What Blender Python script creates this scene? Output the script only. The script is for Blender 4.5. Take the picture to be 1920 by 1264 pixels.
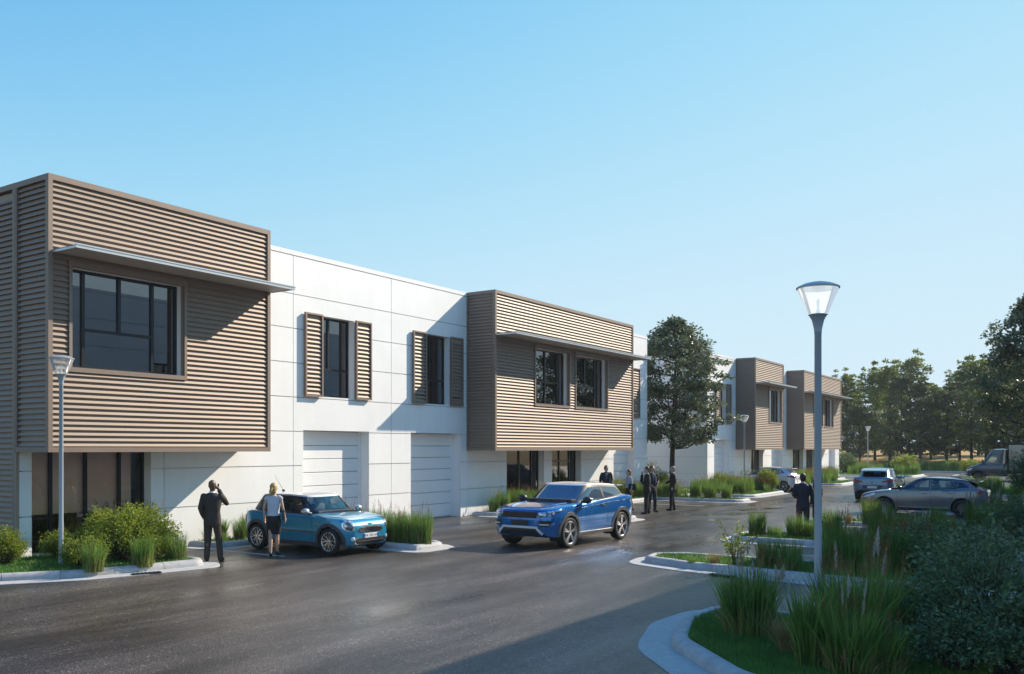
import bpy, bmesh, math, random
import numpy as np
from mathutils import Vector, Matrix, Euler
from mathutils.bvhtree import BVHTree
for o in list(bpy.data.objects): bpy.data.objects.remove(o)
S = bpy.context.scene
COL = S.collection
PI = math.pi
rad = math.radians

# ------------------------------------------------------------------ camera
cam = bpy.data.cameras.new('camera'); camo = bpy.data.objects.new('camera', cam); COL.objects.link(camo)
cam.sensor_width = 36.0
cam.lens = 36.0 * 1690 / 1920
cam.shift_y = (841 - 632) / 1920.0
cam.clip_start = 0.1; cam.clip_end = 4000
YAW = math.atan(1112 / 1690)                 # view direction, measured from the facade direction (+X)
camo.location = (0, 0, 2.5)
camo.rotation_euler = (PI / 2, 0, YAW - PI / 2)
S.camera = camo

# ------------------------------------------------------------------ sky and sun
SUN = Vector((2.257, -1.0, 1.62)).normalized()
SUN_EL = math.asin(SUN.z); SUN_AZ = math.atan2(SUN.x, SUN.y)
SKY_TINT = (.72*.26, .9*.26, .8*.26); SKY_G = (2.6, 2.6, 2.6); SKY_B = (16.9, 9.4, 14.2); k_ = 1.04/(2.43*.13); SKY_A = (10.6*k_, 7.4*k_, 12.7*k_)
w = bpy.data.worlds.new('World'); S.world = w; w.use_nodes = True
nt = w.node_tree; nt.nodes.clear()
sky = nt.nodes.new('ShaderNodeTexSky'); sky.sky_type = 'NISHITA'; sky.sun_disc = False
sky.sun_elevation = SUN_EL; sky.sun_rotation = SUN_AZ
sky.altitude = 0; sky.air_density = 1.0; sky.dust_density = 0.0; sky.ozone_density = 2.0
bg = nt.nodes.new('ShaderNodeBackground'); bg.inputs['Strength'].default_value = 0.13
wo = nt.nodes.new('ShaderNodeOutputWorld')
def vm(op, a, b):
    n = nt.nodes.new('ShaderNodeVectorMath'); n.operation = op; nt.links.new(a, n.inputs[0])
    if isinstance(b, tuple): n.inputs[1].default_value = b
    else: nt.links.new(b, n.inputs[1])
    return n.outputs[0]
# camera-like shoulder for the very bright part of the sky: c*a / (1 + c*b), the same for the whole dome
c_ = vm('POWER', vm('MULTIPLY', sky.outputs[0], SKY_TINT), SKY_G); top_ = vm('MULTIPLY', c_, SKY_A); bot_ = vm('ADD', vm('MULTIPLY', c_, SKY_B), (1.0, 1.0, 1.0))
nt.links.new(vm('DIVIDE', top_, bot_), bg.inputs[0]); nt.links.new(bg.outputs[0], wo.inputs[0])
sl = bpy.data.lights.new('sun', 'SUN'); sl.energy = 2.95; sl.angle = rad(0.5); sl.color = (1.0, 0.87, 0.70)
so = bpy.data.objects.new('sun', sl); COL.objects.link(so); so.rotation_euler = (-SUN).to_track_quat('-Z', 'Y').to_euler()
so.location = (30, -20, 40)
S.view_settings.view_transform = 'Standard'; S.view_settings.look = 'None'
S.view_settings.exposure = 1.36; S.view_settings.gamma = 1.0

# ------------------------------------------------------------------ helpers
def tag(o, label=None, cat=None, group=None, kind=None):
    if label: o['label'] = label
    if cat: o['category'] = cat
    if group: o['group'] = group
    if kind: o['kind'] = kind
    return o
def thing(name, label, cat, loc=(0, 0, 0), rz=0.0, group=None):
    o = bpy.data.objects.new(name, None); COL.objects.link(o)
    o.empty_display_size = 0.2
    o.location = loc; o.rotation_euler = (0, 0, rz)
    return tag(o, label, cat, group)
def copy_tree(o, parent=None):
    c = o.copy(); COL.objects.link(c); c.parent = parent
    for ch in list(o.children): copy_tree(ch, c)
    return c
def link(name, me, mats=None, parent=None):
    o = bpy.data.objects.new(name, me); COL.objects.link(o)
    if parent: o.parent = parent
    if mats is not None:
        me.materials.clear()
        for m in (mats if isinstance(mats, (list, tuple)) else [mats]): me.materials.append(m)
    return o
def mesh_arrays(name, V, Fq, smooth=False, matidx=None):
    """V (n,3), Fq (m,k) faces all of k corners"""
    V = np.asarray(V, np.float32); Fq = np.asarray(Fq, np.int32)
    me = bpy.data.meshes.new(name); k = Fq.shape[1]; m = len(Fq)
    me.vertices.add(len(V)); me.vertices.foreach_set('co', V.ravel())
    me.loops.add(m * k); me.loops.foreach_set('vertex_index', Fq.ravel())
    me.polygons.add(m); me.polygons.foreach_set('loop_start', np.arange(m, dtype=np.int32) * k)
    if matidx is not None: me.polygons.foreach_set('material_index', np.asarray(matidx, np.int32))
    me.polygons.foreach_set('use_smooth', np.full(m, bool(smooth)))
    me.update(calc_edges=True); me.validate()
    return me
class MB:
    def __init__(s): s.v = []; s.f = []; s.m = []; s.mi = 0
    def add(s, vs, fs):
        b = len(s.v); s.v += [tuple(p) for p in vs]
        for f in fs: s.f.append(tuple(i + b for i in f)); s.m.append(s.mi)
        return s
    def box(s, x0, x1, y0, y1, z0, z1):
        return s.add([(x0,y0,z0),(x1,y0,z0),(x1,y1,z0),(x0,y1,z0),(x0,y0,z1),(x1,y0,z1),(x1,y1,z1),(x0,y1,z1)],
                     [(0,3,2,1),(4,5,6,7),(0,1,5,4),(1,2,6,5),(2,3,7,6),(3,0,4,7)])
    def cbox(s, c, d):
        return s.box(c[0]-d[0]/2, c[0]+d[0]/2, c[1]-d[1]/2, c[1]+d[1]/2, c[2]-d[2]/2, c[2]+d[2]/2)
    def bbox(s, x0, x1, y0, y1, z0, z1, b=0.01):
        """box with chamfered edges"""
        bm = bmesh.new(); bmesh.ops.create_cube(bm, size=1.0)
        for v in bm.verts: v.co = Vector(((x0+x1)/2+v.co.x*(x1-x0), (y0+y1)/2+v.co.y*(y1-y0), (z0+z1)/2+v.co.z*(z1-z0)))
        bmesh.ops.bevel(bm, geom=bm.edges[:], offset=b, segments=2, affect='EDGES', profile=0.5)
        bm.verts.index_update(); s.add([v.co[:] for v in bm.verts], [[v.index for v in f.verts] for f in bm.faces]); bm.free(); return s
    def prism(s, poly, a, b, axis='x'):
        """extrude a closed 2D polygon along an axis from a to b"""
        n = len(poly)
        def P(p, t):
            return {'x': (t, p[0], p[1]), 'y': (p[0], t, p[1]), 'z': (p[0], p[1], t)}[axis]
        vs = [P(p, a) for p in poly] + [P(p, b) for p in poly]
        fs = [tuple(range(n))[::-1], tuple(range(n, 2*n))] + [(i, (i+1) % n, n+(i+1) % n, n+i) for i in range(n)]
        return s.add(vs, fs)
    def tube(s, path, r, n=8, cap=True):
        path = [Vector(p) for p in path]; k = len(path)
        if not isinstance(r, (list, tuple)): r = [r]*k
        rings = []; up = None
        for i, p in enumerate(path):
            t = (path[min(i+1, k-1)] - path[max(i-1, 0)]).normalized()
            if up is None: up = Vector((0, 0, 1)) if abs(t.z) < .9 else Vector((1, 0, 0))
            u = (up - t*up.dot(t)).normalized(); up = u; v = t.cross(u)
            rings.append([p + (u*math.cos(2*PI*j/n) + v*math.sin(2*PI*j/n))*r[i] for j in range(n)])
        return s.rings(rings, cap)
    def rings(s, rings, cap=True, closed=True):
        n = len(rings[0]); vs = [p for R in rings for p in R]; fs = []
        for i in range(len(rings)-1):
            for j in range(n if closed else n-1):
                a = i*n+j; b = i*n+(j+1) % n; fs.append((a, b, b+n, a+n))
        if cap and closed: fs += [tuple(range(n))[::-1], tuple(range((len(rings)-1)*n, len(rings)*n))]
        return s.add(vs, fs)
    def lathe(s, prof, n=24, c=(0, 0, 0), axis='z'):
        R = []
        for r, h in prof:
            ring = []
            for j in range(n):
                a = 2*PI*j/n; x, y = r*math.cos(a), r*math.sin(a)
                p = (x, y, h) if axis == 'z' else ((x, h, -y) if axis == 'y' else (h, x, y))
                ring.append((p[0]+c[0], p[1]+c[1], p[2]+c[2]))
            R.append(ring)
        return s.rings(R, cap=False)
    def ell(s, c, r, n=12, m=8, rot=None):
        R = []
        for i in range(m+1):
            t = PI*i/m - PI/2; rr = max(math.cos(t), 0.02)
            ring = []
            for j in range(n):
                a = 2*PI*j/n; p = Vector((r[0]*rr*math.cos(a), r[1]*rr*math.sin(a), r[2]*math.sin(t)))
                if rot: p = rot @ p
                ring.append(Vector(c)+p)
            R.append(ring)
        return s.rings(R, cap=True)
    def mesh(s, name, smooth=False):
        me = bpy.data.meshes.new(name); me.from_pydata([tuple(p) for p in s.v], [], s.f)
        if any(s.m): me.polygons.foreach_set('material_index', s.m)
        if smooth: me.polygons.foreach_set('use_smooth', [True]*len(me.polygons))
        me.update(); return me
    def build(s, name, mats, parent=None, smooth=False, angle=None):
        me = s.mesh(name, smooth)
        if angle: sharp_by_angle(me, angle)
        return link(name, me, mats, parent)
def sharp_by_angle(me, deg):
    bm = bmesh.new(); bm.from_mesh(me); c = rad(deg)
    bmesh.ops.recalc_face_normals(bm, faces=bm.faces[:])
    for f in bm.faces: f.smooth = True
    for e in bm.edges:
        if len(e.link_faces) == 2 and e.calc_face_angle(0) > c: e.smooth = False
    bm.to_mesh(me); bm.free(); me.update()

# ------------------------------------------------------------------ materials
M = {}
def mat(name, base, rough=0.6, metal=0.0, var=0.0, vscale=3.0, bump=0.0, bscale=40.0, coat=0.0, spec=0.5, dark=None,
        emis=None, alpha=None, sheen=0.0, trans=0.0, objvar=0.0, rvar=0.0, dirt=0.0):
    m = bpy.data.materials.new(name); m.use_nodes = True; t = m.node_tree; b = t.nodes['Principled BSDF']
    b.inputs['Base Color'].default_value = (*base, 1); b.inputs['Roughness'].default_value = rough
    b.inputs['Metallic'].default_value = metal; b.inputs['Specular IOR Level'].default_value = spec
    b.inputs['Coat Weight'].default_value = coat; b.inputs['Coat Roughness'].default_value = 0.03
    tc = t.nodes.new('ShaderNodeTexCoord')
    col = None
    if var > 0 or dirt > 0:
        n = t.nodes.new('ShaderNodeTexNoise'); n.inputs['Scale'].default_value = vscale; n.inputs['Detail'].default_value = 6
        n.inputs['Roughness'].default_value = 0.65
        t.links.new(tc.outputs['Object'], n.inputs['Vector'])
        r = t.nodes.new('ShaderNodeValToRGB')
        lo = dark if dark else tuple(c*(1-var) for c in base); hi = tuple(min(c*(1+var*0.6), 1) for c in base)
        r.color_ramp.elements[0].position = 0.3; r.color_ramp.elements[0].color = (*lo, 1)
        r.color_ramp.elements[1].position = 0.72; r.color_ramp.elements[1].color = (*hi, 1)
        t.links.new(n.outputs['Fac'], r.inputs['Fac']); col = r.outputs['Color']
        if rvar:
            mr = t.nodes.new('ShaderNodeMapRange'); mr.inputs['To Min'].default_value = max(rough-rvar, 0.02); mr.inputs['To Max'].default_value = rough+rvar
            mr.inputs['From Min'].default_value = .3; mr.inputs['From Max'].default_value = .7
            t.links.new(n.outputs['Fac'], mr.inputs['Value']); t.links.new(mr.outputs[0], b.inputs['Roughness'])
    if objvar > 0:
        oi = t.nodes.new('ShaderNodeObjectInfo'); hs = t.nodes.new('ShaderNodeHueSaturation')
        mr = t.nodes.new('ShaderNodeMapRange'); mr.inputs['To Min'].default_value = 1-objvar; mr.inputs['To Max'].default_value = 1+objvar
        t.links.new(oi.outputs['Random'], mr.inputs['Value']); t.links.new(mr.outputs[0], hs.inputs['Value'])
        if col: t.links.new(col, hs.inputs['Color'])
        else: hs.inputs['Color'].default_value = (*base, 1)
        col = hs.outputs['Color']
    if col: t.links.new(col, b.inputs['Base Color'])
    if bump > 0:
        n2 = t.nodes.new('ShaderNodeTexNoise'); n2.inputs['Scale'].default_value = bscale; n2.inputs['Detail'].default_value = 4
        t.links.new(tc.outputs['Object'], n2.inputs['Vector'])
        bp = t.nodes.new('ShaderNodeBump'); bp.inputs['Strength'].default_value = bump; bp.inputs['Distance'].default_value = 0.01
        t.links.new(n2.outputs['Fac'], bp.inputs['Height']); t.links.new(bp.outputs[0], b.inputs['Normal'])
    if emis:
        b.inputs['Emission Color'].default_value = (*emis[0], 1); b.inputs['Emission Strength'].default_value = emis[1]
    if trans: b.inputs['Transmission Weight'].default_value = trans
    M[name] = m
    return m
def glass_mat(name, tint, f0=0.04, rough=0.0, dens=1.0, maxr=1.0):
    """thin pane: Fresnel mirror over a tinted see-through layer"""
    m = bpy.data.materials.new(name); m.use_nodes = True; t = m.node_tree; t.nodes.clear()
    o = t.nodes.new('ShaderNodeOutputMaterial'); mx = t.nodes.new('ShaderNodeMixShader')
    tr = t.nodes.new('ShaderNodeBsdfTransparent'); tr.inputs[0].default_value = (*tint, 1)
    gl = t.nodes.new('ShaderNodeBsdfGlossy'); gl.inputs['Roughness'].default_value = rough; gl.inputs[0].default_value = (.95, .97, 1, 1)
    fr = t.nodes.new('ShaderNodeFresnel'); fr.inputs['IOR'].default_value = (1+math.sqrt(f0))/(1-math.sqrt(f0))
    t.links.new(fr.outputs[0], mx.inputs[0]); t.links.new(tr.outputs[0], mx.inputs[1]); t.links.new(gl.outputs[0], mx.inputs[2])
    t.links.new(mx.outputs[0], o.inputs[0]); M[name] = m; return m
def leaf_mat(name, a, b, rough=0.45, translucent=0.35, spec=0.4, scale=1.2, tip=None):
    """foliage: two greens mixed by noise, part translucent"""
    m = bpy.data.materials.new(name); m.use_nodes = True; t = m.node_tree; t.nodes.clear()
    o = t.nodes.new('ShaderNodeOutputMaterial'); mx = t.nodes.new('ShaderNodeMixShader'); mx.inputs[0].default_value = translucent
    p = t.nodes.new('ShaderNodeBsdfPrincipled'); p.inputs['Roughness'].default_value = rough; p.inputs['Specular IOR Level'].default_value = spec
    tl = t.nodes.new('ShaderNodeBsdfTranslucent')
    tc = t.nodes.new('ShaderNodeTexCoord'); n = t.nodes.new('ShaderNodeTexNoise'); n.inputs['Scale'].default_value = scale; n.inputs['Detail'].default_value = 5
    n2 = t.nodes.new('ShaderNodeTexWhiteNoise'); g = t.nodes.new('ShaderNodeNewGeometry')
    t.links.new(tc.outputs['Object'], n.inputs['Vector']); t.links.new(g.outputs['Random Per Island'], n2.inputs['Vector'])
    ad = t.nodes.new('ShaderNodeMath'); ad.operation = 'MULTIPLY_ADD'; ad.inputs[1].default_value = 0.55; 
    t.links.new(n2.outputs['Value'], ad.inputs[0]); 
    sb = t.nodes.new('ShaderNodeMath'); sb.operation = 'MULTIPLY_ADD'; sb.inputs[1].default_value = 1.6; sb.inputs[2].default_value = -0.55
    t.links.new(n.outputs['Fac'], sb.inputs[0]); t.links.new(sb.outputs[0], ad.inputs[2])
    r = t.nodes.new('ShaderNodeValToRGB'); r.color_ramp.elements[0].position = 0.1; r.color_ramp.elements[0].color = (*a, 1)
    r.color_ramp.elements[1].position = 0.9; r.color_ramp.elements[1].color = (*b, 1)
    t.links.new(ad.outputs[0], r.inputs['Fac'])
    t.links.new(r.outputs[0], p.inputs['Base Color']); t.links.new(r.outputs[0], tl.inputs['Color'])
    t.links.new(p.outputs[0], mx.inputs[1]); t.links.new(tl.outputs[0], mx.inputs[2]); t.links.new(mx.outputs[0], o.inputs[0])
    M[name] = m; return m

mat('white_panel', (.88, .878, .872), .45, var=.05, vscale=.7, bump=.03, bscale=8)
def wall_streaks(m):
    t = m.node_tree; b = t.nodes['Principled BSDF']; src = b.inputs['Base Color'].links[0].from_socket
    tc = t.nodes.new('ShaderNodeTexCoord'); mp = t.nodes.new('ShaderNodeMapping'); mp.inputs['Scale'].default_value = (2.6, 2.6, .16)
    n = t.nodes.new('ShaderNodeTexNoise'); n.inputs['Scale'].default_value = 1.3; n.inputs['Detail'].default_value = 7; n.inputs['Roughness'].default_value = .7
    r = t.nodes.new('ShaderNodeValToRGB'); r.color_ramp.elements[0].position = .30; r.color_ramp.elements[0].color = (.965, .965, .96, 1); r.color_ramp.elements[1].position = .58; r.color_ramp.elements[1].color = (1, 1, 1, 1)
    oi = t.nodes.new('ShaderNodeObjectInfo'); mr = t.nodes.new('ShaderNodeMapRange'); mr.inputs['To Min'].default_value = .98; mr.inputs['To Max'].default_value = 1.0; t.links.new(oi.outputs['Random'], mr.inputs[0])
    x = t.nodes.new('ShaderNodeMixRGB'); x.blend_type = 'MULTIPLY'; x.inputs[0].default_value = 1; y = t.nodes.new('ShaderNodeMixRGB'); y.blend_type = 'MULTIPLY'; y.inputs[0].default_value = 1
    t.links.new(tc.outputs['Object'], mp.inputs[0]); t.links.new(mp.outputs[0], n.inputs['Vector']); t.links.new(n.outputs['Fac'], r.inputs[0])
    t.links.new(src, x.inputs[1]); t.links.new(r.outputs[0], x.inputs[2]); t.links.new(x.outputs[0], y.inputs[1]); t.links.new(mr.outputs[0], y.inputs[2]); t.links.new(y.outputs[0], b.inputs['Base Color'])
wall_streaks(M['white_panel'])
mat('white_smooth', (.85, .85, .85), .35, var=.03, vscale=1.5)
mat('joint', (.62, .62, .64), .8)
mat('bronze', (.245, .186, .148), .55, metal=.15, var=.06, vscale=2, objvar=.05)
mat('bronze_back', (.34, .258, .205), .6)
mat('anthracite', (.02, .023, .028), .35, metal=.3)
mat('metal_grey', (.52, .54, .56), .35, metal=.6, var=.05)
mat('soffit', (.42, .38, .34), .6)
mat('roof_felt', (.3, .3, .3), .9)
mat('room_wall', (.40, .36, .33), .8, var=.1); mat('room_floor', (.16, .13, .11), .6)
mat('curtain', (.34, .29, .25), .8, var=.1); mat('blind', (.88, .64, .49), .8, var=.06)
glass_mat('window_glass', (.20, .22, .24), f0=.16)
glass_mat('shop_glass', (.95, .90, .86), f0=.06)
mat('concrete', (.43, .43, .43), .75, var=.16, vscale=9, bump=.25, bscale=90, dirt=1)
mat('kerb_concrete', (.41, .41, .415), .7, var=.22, vscale=6, bump=.3, bscale=120, objvar=.07)
mat('lamp_paint', (.36, .41, .46), .35, metal=.2)
mat('paint_white', (.6, .6, .6), .6, var=.3, vscale=12)
mat('soil', (.07, .05, .035), .95, var=.3, vscale=6, bump=.5, bscale=30)
mat('bark', (.05, .038, .028), .9, var=.35, vscale=8, bump=.6, bscale=25)
mat('black_plastic', (.02, .02, .022), .45); mat('arch_plastic', (.055, .058, .065), .5)
mat('rubber', (.015, .015, .016), .75, bump=.1, bscale=60)
mat('chrome', (.75, .75, .76), .12, metal=1.0); mat('alloy', (.62, .62, .63), .25, metal=.85)
mat('alloy_dark', (.10, .10, .11), .35, metal=.8)
mat('car_interior', (.05, .05, .055), .8); mat('seat_cloth', (.25, .25, .26), .8); mat('seat_dark', (.03, .03, .033), .8)
mat('lamp_lens', (.75, .78, .8), .08, coat=1, spec=.8); mat('tail_red', (.30, .01, .015), .15, coat=1)
mat('plate_white', (.75, .75, .73), .4); mat('plate_black', (.015, .015, .015), .5); mat('plate_blue', (.02, .08, .4), .4)
glass_mat('car_glass', (.55, .63, .65), f0=.10); glass_mat('car_glass_dark', (.07, .08, .09), f0=.30)
glass_mat('lamp_glass', (.97, .985, .99), f0=.03)
from mathutils.geometry import delaunay_2d_cdt
# ================================================================== GROUND
def asphalt_mat():
    m = bpy.data.materials.new('asphalt'); m.use_nodes = True; t = m.node_tree; b = t.nodes['Principled BSDF']
    tc = t.nodes.new('ShaderNodeTexCoord')
    def noise(s, d=5, r=.6, stretch=None):
        n = t.nodes.new('ShaderNodeTexNoise'); n.inputs['Scale'].default_value = s; n.inputs['Detail'].default_value = d; n.inputs['Roughness'].default_value = r
        if stretch:
            mp = t.nodes.new('ShaderNodeMapping'); mp.inputs['Scale'].default_value = stretch; mp.inputs['Rotation'].default_value = (0, 0, .25)
            t.links.new(tc.outputs['Object'], mp.inputs[0]); t.links.new(mp.outputs[0], n.inputs['Vector'])
        else: t.links.new(tc.outputs['Object'], n.inputs['Vector'])
        return n.outputs['Fac']
    def ramp(x, p0, c0, p1, c1):
        r = t.nodes.new('ShaderNodeValToRGB'); r.color_ramp.elements[0].position = p0; r.color_ramp.elements[0].color = (*c0, 1)
        r.color_ramp.elements[1].position = p1; r.color_ramp.elements[1].color = (*c1, 1); t.links.new(x, r.inputs[0]); return r.outputs[0]
    def mul(a, b_, mode='MULTIPLY', f=1.0):
        x = t.nodes.new('ShaderNodeMixRGB'); x.blend_type = mode; x.inputs[0].default_value = f
        t.links.new(a, x.inputs[1]); t.links.new(b_, x.inputs[2]); return x.outputs[0]
    big = ramp(noise(.22, 5, .6, (1, 2.2, 1)), .36, (.044, .037, .032), .66, (.128, .110, .098))
    grit = mul(ramp(noise(42, 3, .8), .34, (.30, .30, .30), .68, (1.8, 1.8, 1.8)), ramp(noise(14, 4, .7), .3, (.75, .75, .75), .7, (1.25, 1.25, 1.25)))
    v = t.nodes.new('ShaderNodeTexVoronoi'); v.inputs['Scale'].default_value = 52; t.links.new(tc.outputs['Object'], v.inputs['Vector'])
    stone_sparkle = ramp(v.outputs['Color'], .80, (.82, .82, .82), .95, (3.4, 3.3, 3.1))  # random pale stones; their sun sparkle is painted in as bright base colour
    c = mul(mul(big, grit), stone_sparkle)
    streak = ramp(noise(.5, 6, .7, (.25, 2.5, 1)), .38, (.58, .57, .56), .62, (1.12, 1.12, 1.12))
    c = mul(c, streak)
    t.links.new(c, b.inputs['Base Color'])
    # damp patches: smoother where wet
    wet = t.nodes.new('ShaderNodeMapRange'); wet.inputs['From Min'].default_value = .42; wet.inputs['From Max'].default_value = .66
    wet.inputs['To Min'].default_value = .36; wet.inputs['To Max'].default_value = .12
    t.links.new(noise(.16, 5, .55, (.6, 1.8, 1)), wet.inputs[0])
    fr = t.nodes.new('ShaderNodeMath'); fr.operation = 'MULTIPLY_ADD'; fr.inputs[1].default_value = .16; 
    t.links.new(noise(7, 4, .6), fr.inputs[0]); t.links.new(wet.outputs[0], fr.inputs[2])
    t.links.new(fr.outputs[0], b.inputs['Roughness'])
    bp = t.nodes.new('ShaderNodeBump'); bp.inputs['Distance'].default_value = .008
    ws = t.nodes.new('ShaderNodeMapRange'); ws.inputs['From Min'].default_value = .12; ws.inputs['From Max'].default_value = .36; ws.inputs['To Min'].default_value = .06; ws.inputs['To Max'].default_value = .75
    t.links.new(wet.outputs[0], ws.inputs[0]); t.links.new(ws.outputs[0], bp.inputs['Strength'])
    t.links.new(v.outputs['Distance'], bp.inputs['Height'])
    bp2 = t.nodes.new('ShaderNodeBump'); bp2.inputs['Strength'].default_value = .10; bp2.inputs['Distance'].default_value = .02
    t.links.new(noise(2.2, 5), bp2.inputs['Height']); t.links.new(bp.outputs[0], bp2.inputs['Normal'])
    t.links.new(bp2.outputs[0], b.inputs['Normal'])
    b.inputs['Specular IOR Level'].default_value = .5
    M['asphalt'] = m
asphalt_mat()
mat('dry_grass', (.36, .20, .045), .95, var=.55, vscale=.35, dark=(.17, .13, .03), bump=.5, bscale=4)
mat('lawn_soil', (.045, .06, .02), .95, var=.4, vscale=5, bump=.4, bscale=50)
def sheet(name, x0, x1, y0, y1, z, m, nx=1, ny=1):
    V = [(x0+(x1-x0)*i/nx, y0+(y1-y0)*j/ny, z) for j in range(ny+1) for i in range(nx+1)]
    F = [(j*(nx+1)+i, j*(nx+1)+i+1, (j+1)*(nx+1)+i+1, (j+1)*(nx+1)+i) for j in range(ny) for i in range(nx)]
    me = mesh_arrays(name, V, F); o = link(name, me, M[m]); o['kind'] = 'structure'; return o
sheet('ground', -1800, 1800, -1800, 1800, -.012, 'dry_grass')
sheet('asphalt_yard', -40, 112, -30, 46, -.004, 'asphalt')
# slope beyond the yard that carries the trees
mbk = MB()
gx = [110, 114, 119, 126, 140, 170, 260]; gz = [-.05, .15, .45, .8, 1.3, 1.9, 2.4]
ys = list(np.linspace(-60, 130, 60))
rnd = random.Random(4)
V = []; F = []
for i, (x, z) in enumerate(zip(gx, gz)):
    for y in ys: V.append((x+rnd.uniform(-.6, .6)*(i > 0), y, z+rnd.uniform(-.12, .12)*(i > 0)))
n = len(ys)
for i in range(len(gx)-1):
    for j in range(n-1): F.append((i*n+j, (i+1)*n+j, (i+1)*n+j+1, i*n+j+1))
o = link('grass_slope', mesh_arrays('grass_slope', V, F, True), M['dry_grass']); o['kind'] = 'structure'

# ---- kerbed planting beds
def round_poly(pts, rads, seg=8):
    """closed CCW polygon with rounded corners -> dense list of Vector2"""
    out = []; n = len(pts)
    for i in range(n):
        p = Vector(pts[i]); a = Vector(pts[i-1]); b = Vector(pts[(i+1) % n]); r = rads[i] if isinstance(rads, (list, tuple)) else rads
        if r <= 0.01: out.append(p); continue
        u = (a-p); v = (b-p); lu, lv = u.length, v.length; u.normalize(); v.normalize()
        ang = u.angle(v); d = min(r/math.tan(ang/2), lu*.49, lv*.49)
        for k in range(seg+1):
            s = k/seg; q = (p+u*d)*(1-s)**2 + p*2*s*(1-s) + (p+v*d)*s*s; out.append(q)
    return out
def resample(poly, step):
    out = []; n = len(poly)
    for i in range(n):
        a, b = poly[i], poly[(i+1) % n]; L = (b-a).length; k = max(1, int(math.ceil(L/step)))
        if L < 1e-4: continue
        for j in range(k): out.append(a.lerp(b, j/k))
    return out
def normals(poly):
    n = len(poly); N = []
    for i in range(n):
        e1 = (poly[i]-poly[i-1]); e2 = (poly[(i+1) % n]-poly[i])
        n1 = Vector((e1.y, -e1.x)); n2 = Vector((e2.y, -e2.x))
        if n1.length > 0: n1.normalize()
        if n2.length > 0: n2.normalize()
        m = n1+n2; m = m.normalized() if m.length > 1e-6 else n1
        c = max(m.dot(n1), .5); N.append(m/c)
    return N
BEDS = {}
def inside(poly, x, y):
    c = False; n = len(poly); j = n-1
    for i in range(n):
        xi, yi = poly[i][0], poly[i][1]; xj, yj = poly[j][0], poly[j][1]
        if (yi > y) != (yj > y) and x < (xj-xi)*(y-yi)/(yj-yi)+xi: c = not c
        j = i
    return c
PROF = [(0, -.01), (0, .075), (-.03, .125), (-.075, .15), (-.12, .155), (-.19, .15), (-.205, .14), (-.205, -.01)]   # (offset outward, z), outer face first
def bed(key, pts, rads, label, open_edges=(), apron=.30, stone=1.0, lawn='lawn_soil', seg=8, top=.10):
    root = tag(bpy.data.objects.new('planting_bed', None), kind='structure'); COL.objects.link(root)
    poly = resample(round_poly(pts, rads, seg), .16)
    if sum(a.x*b.y-b.x*a.y for a, b in zip(poly, poly[1:]+poly[:1])) < 0: poly.reverse()
    c = sum(poly, Vector((0, 0)))/len(poly); root.location = (c.x, c.y, 0)
    P = [p-c for p in poly]; N = normals(P); n = len(P)
    # arc length
    L = [0]
    for i in range(n): L.append(L[-1]+(P[(i+1) % n]-P[i]).length)
    tot = L[-1]; ns = max(3, round(tot/stone)); sl_ = tot/ns
    def at(s):
        s = s % tot; i = int(np.searchsorted(L, s, side='right')-1); i = min(max(i, 0), n-1)
        f = (s-L[i])/max(L[i+1]-L[i], 1e-6); j = (i+1) % n
        return P[i].lerp(P[j], f), N[i].lerp(N[j], f)
    for k in range(ns):
        mid, _ = at((k+.5)*sl_)
        if any(abs((mid+c)[a]-v) < .25 for a, v in open_edges): continue
        s0, s1 = k*sl_+.004, (k+1)*sl_-.004; kk = max(2, int(sl_/.16)+1); R = []
        dz = rnd.uniform(-.003, .003)
        for q in range(kk+1):
            p, nn = at(s0+(s1-s0)*q/kk)
            R.append([(p.x+nn.x*o_, p.y+nn.y*o_, z+dz) for o_, z in PROF])
        mb = MB(); mb.rings(R); mb.build('kerb_stone', M['kerb_concrete'], root, angle=50)
    if apron:
        mb = MB(); R = []
        for i in range(n):
            p, nn = P[i], N[i]
            if any(abs((p+c)[a]-v) < .3 for a, v in open_edges): R.append(None); continue
            R.append([(p.x+nn.x*o_, p.y+nn.y*o_, z) for o_, z in [(-.012, -.003), (-.012, .022), (apron-.01, .012), (apron, .006), (apron, -.003)]])
        for i in range(n):
            a, b = R[i], R[(i+1) % n]
            if a and b: mb.rings([a, b], cap=False)
        mb.build('gutter', M['concrete'], root)
    inn = [p-nn*.2 for p, nn in zip(P, N)]
    step_ = [inn[k] for k in range(0, n)]
    r_ = delaunay_2d_cdt([Vector((p.x, p.y)) for p in step_], [(k, (k+1) % n) for k in range(n)], [], 0, 1e-4)
    outer = [(p.x, p.y) for p in P]; TF = []
    for f in r_[2]:
        m_ = sum((r_[0][q] for q in f), Vector((0, 0)))/len(f)
        if inside(outer, m_.x, m_.y): TF.append(tuple(f))
    me = bpy.data.meshes.new('bed_soil'); me.from_pydata([(v.x, v.y, top) for v in r_[0]], [], TF); me.update()
    link('bed_soil', me, M[lawn], root)
    BEDS[key] = dict(poly=[(p.x+c.x, p.y+c.y) for p in inn], root=root, label=label, top=top)
    return root
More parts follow.
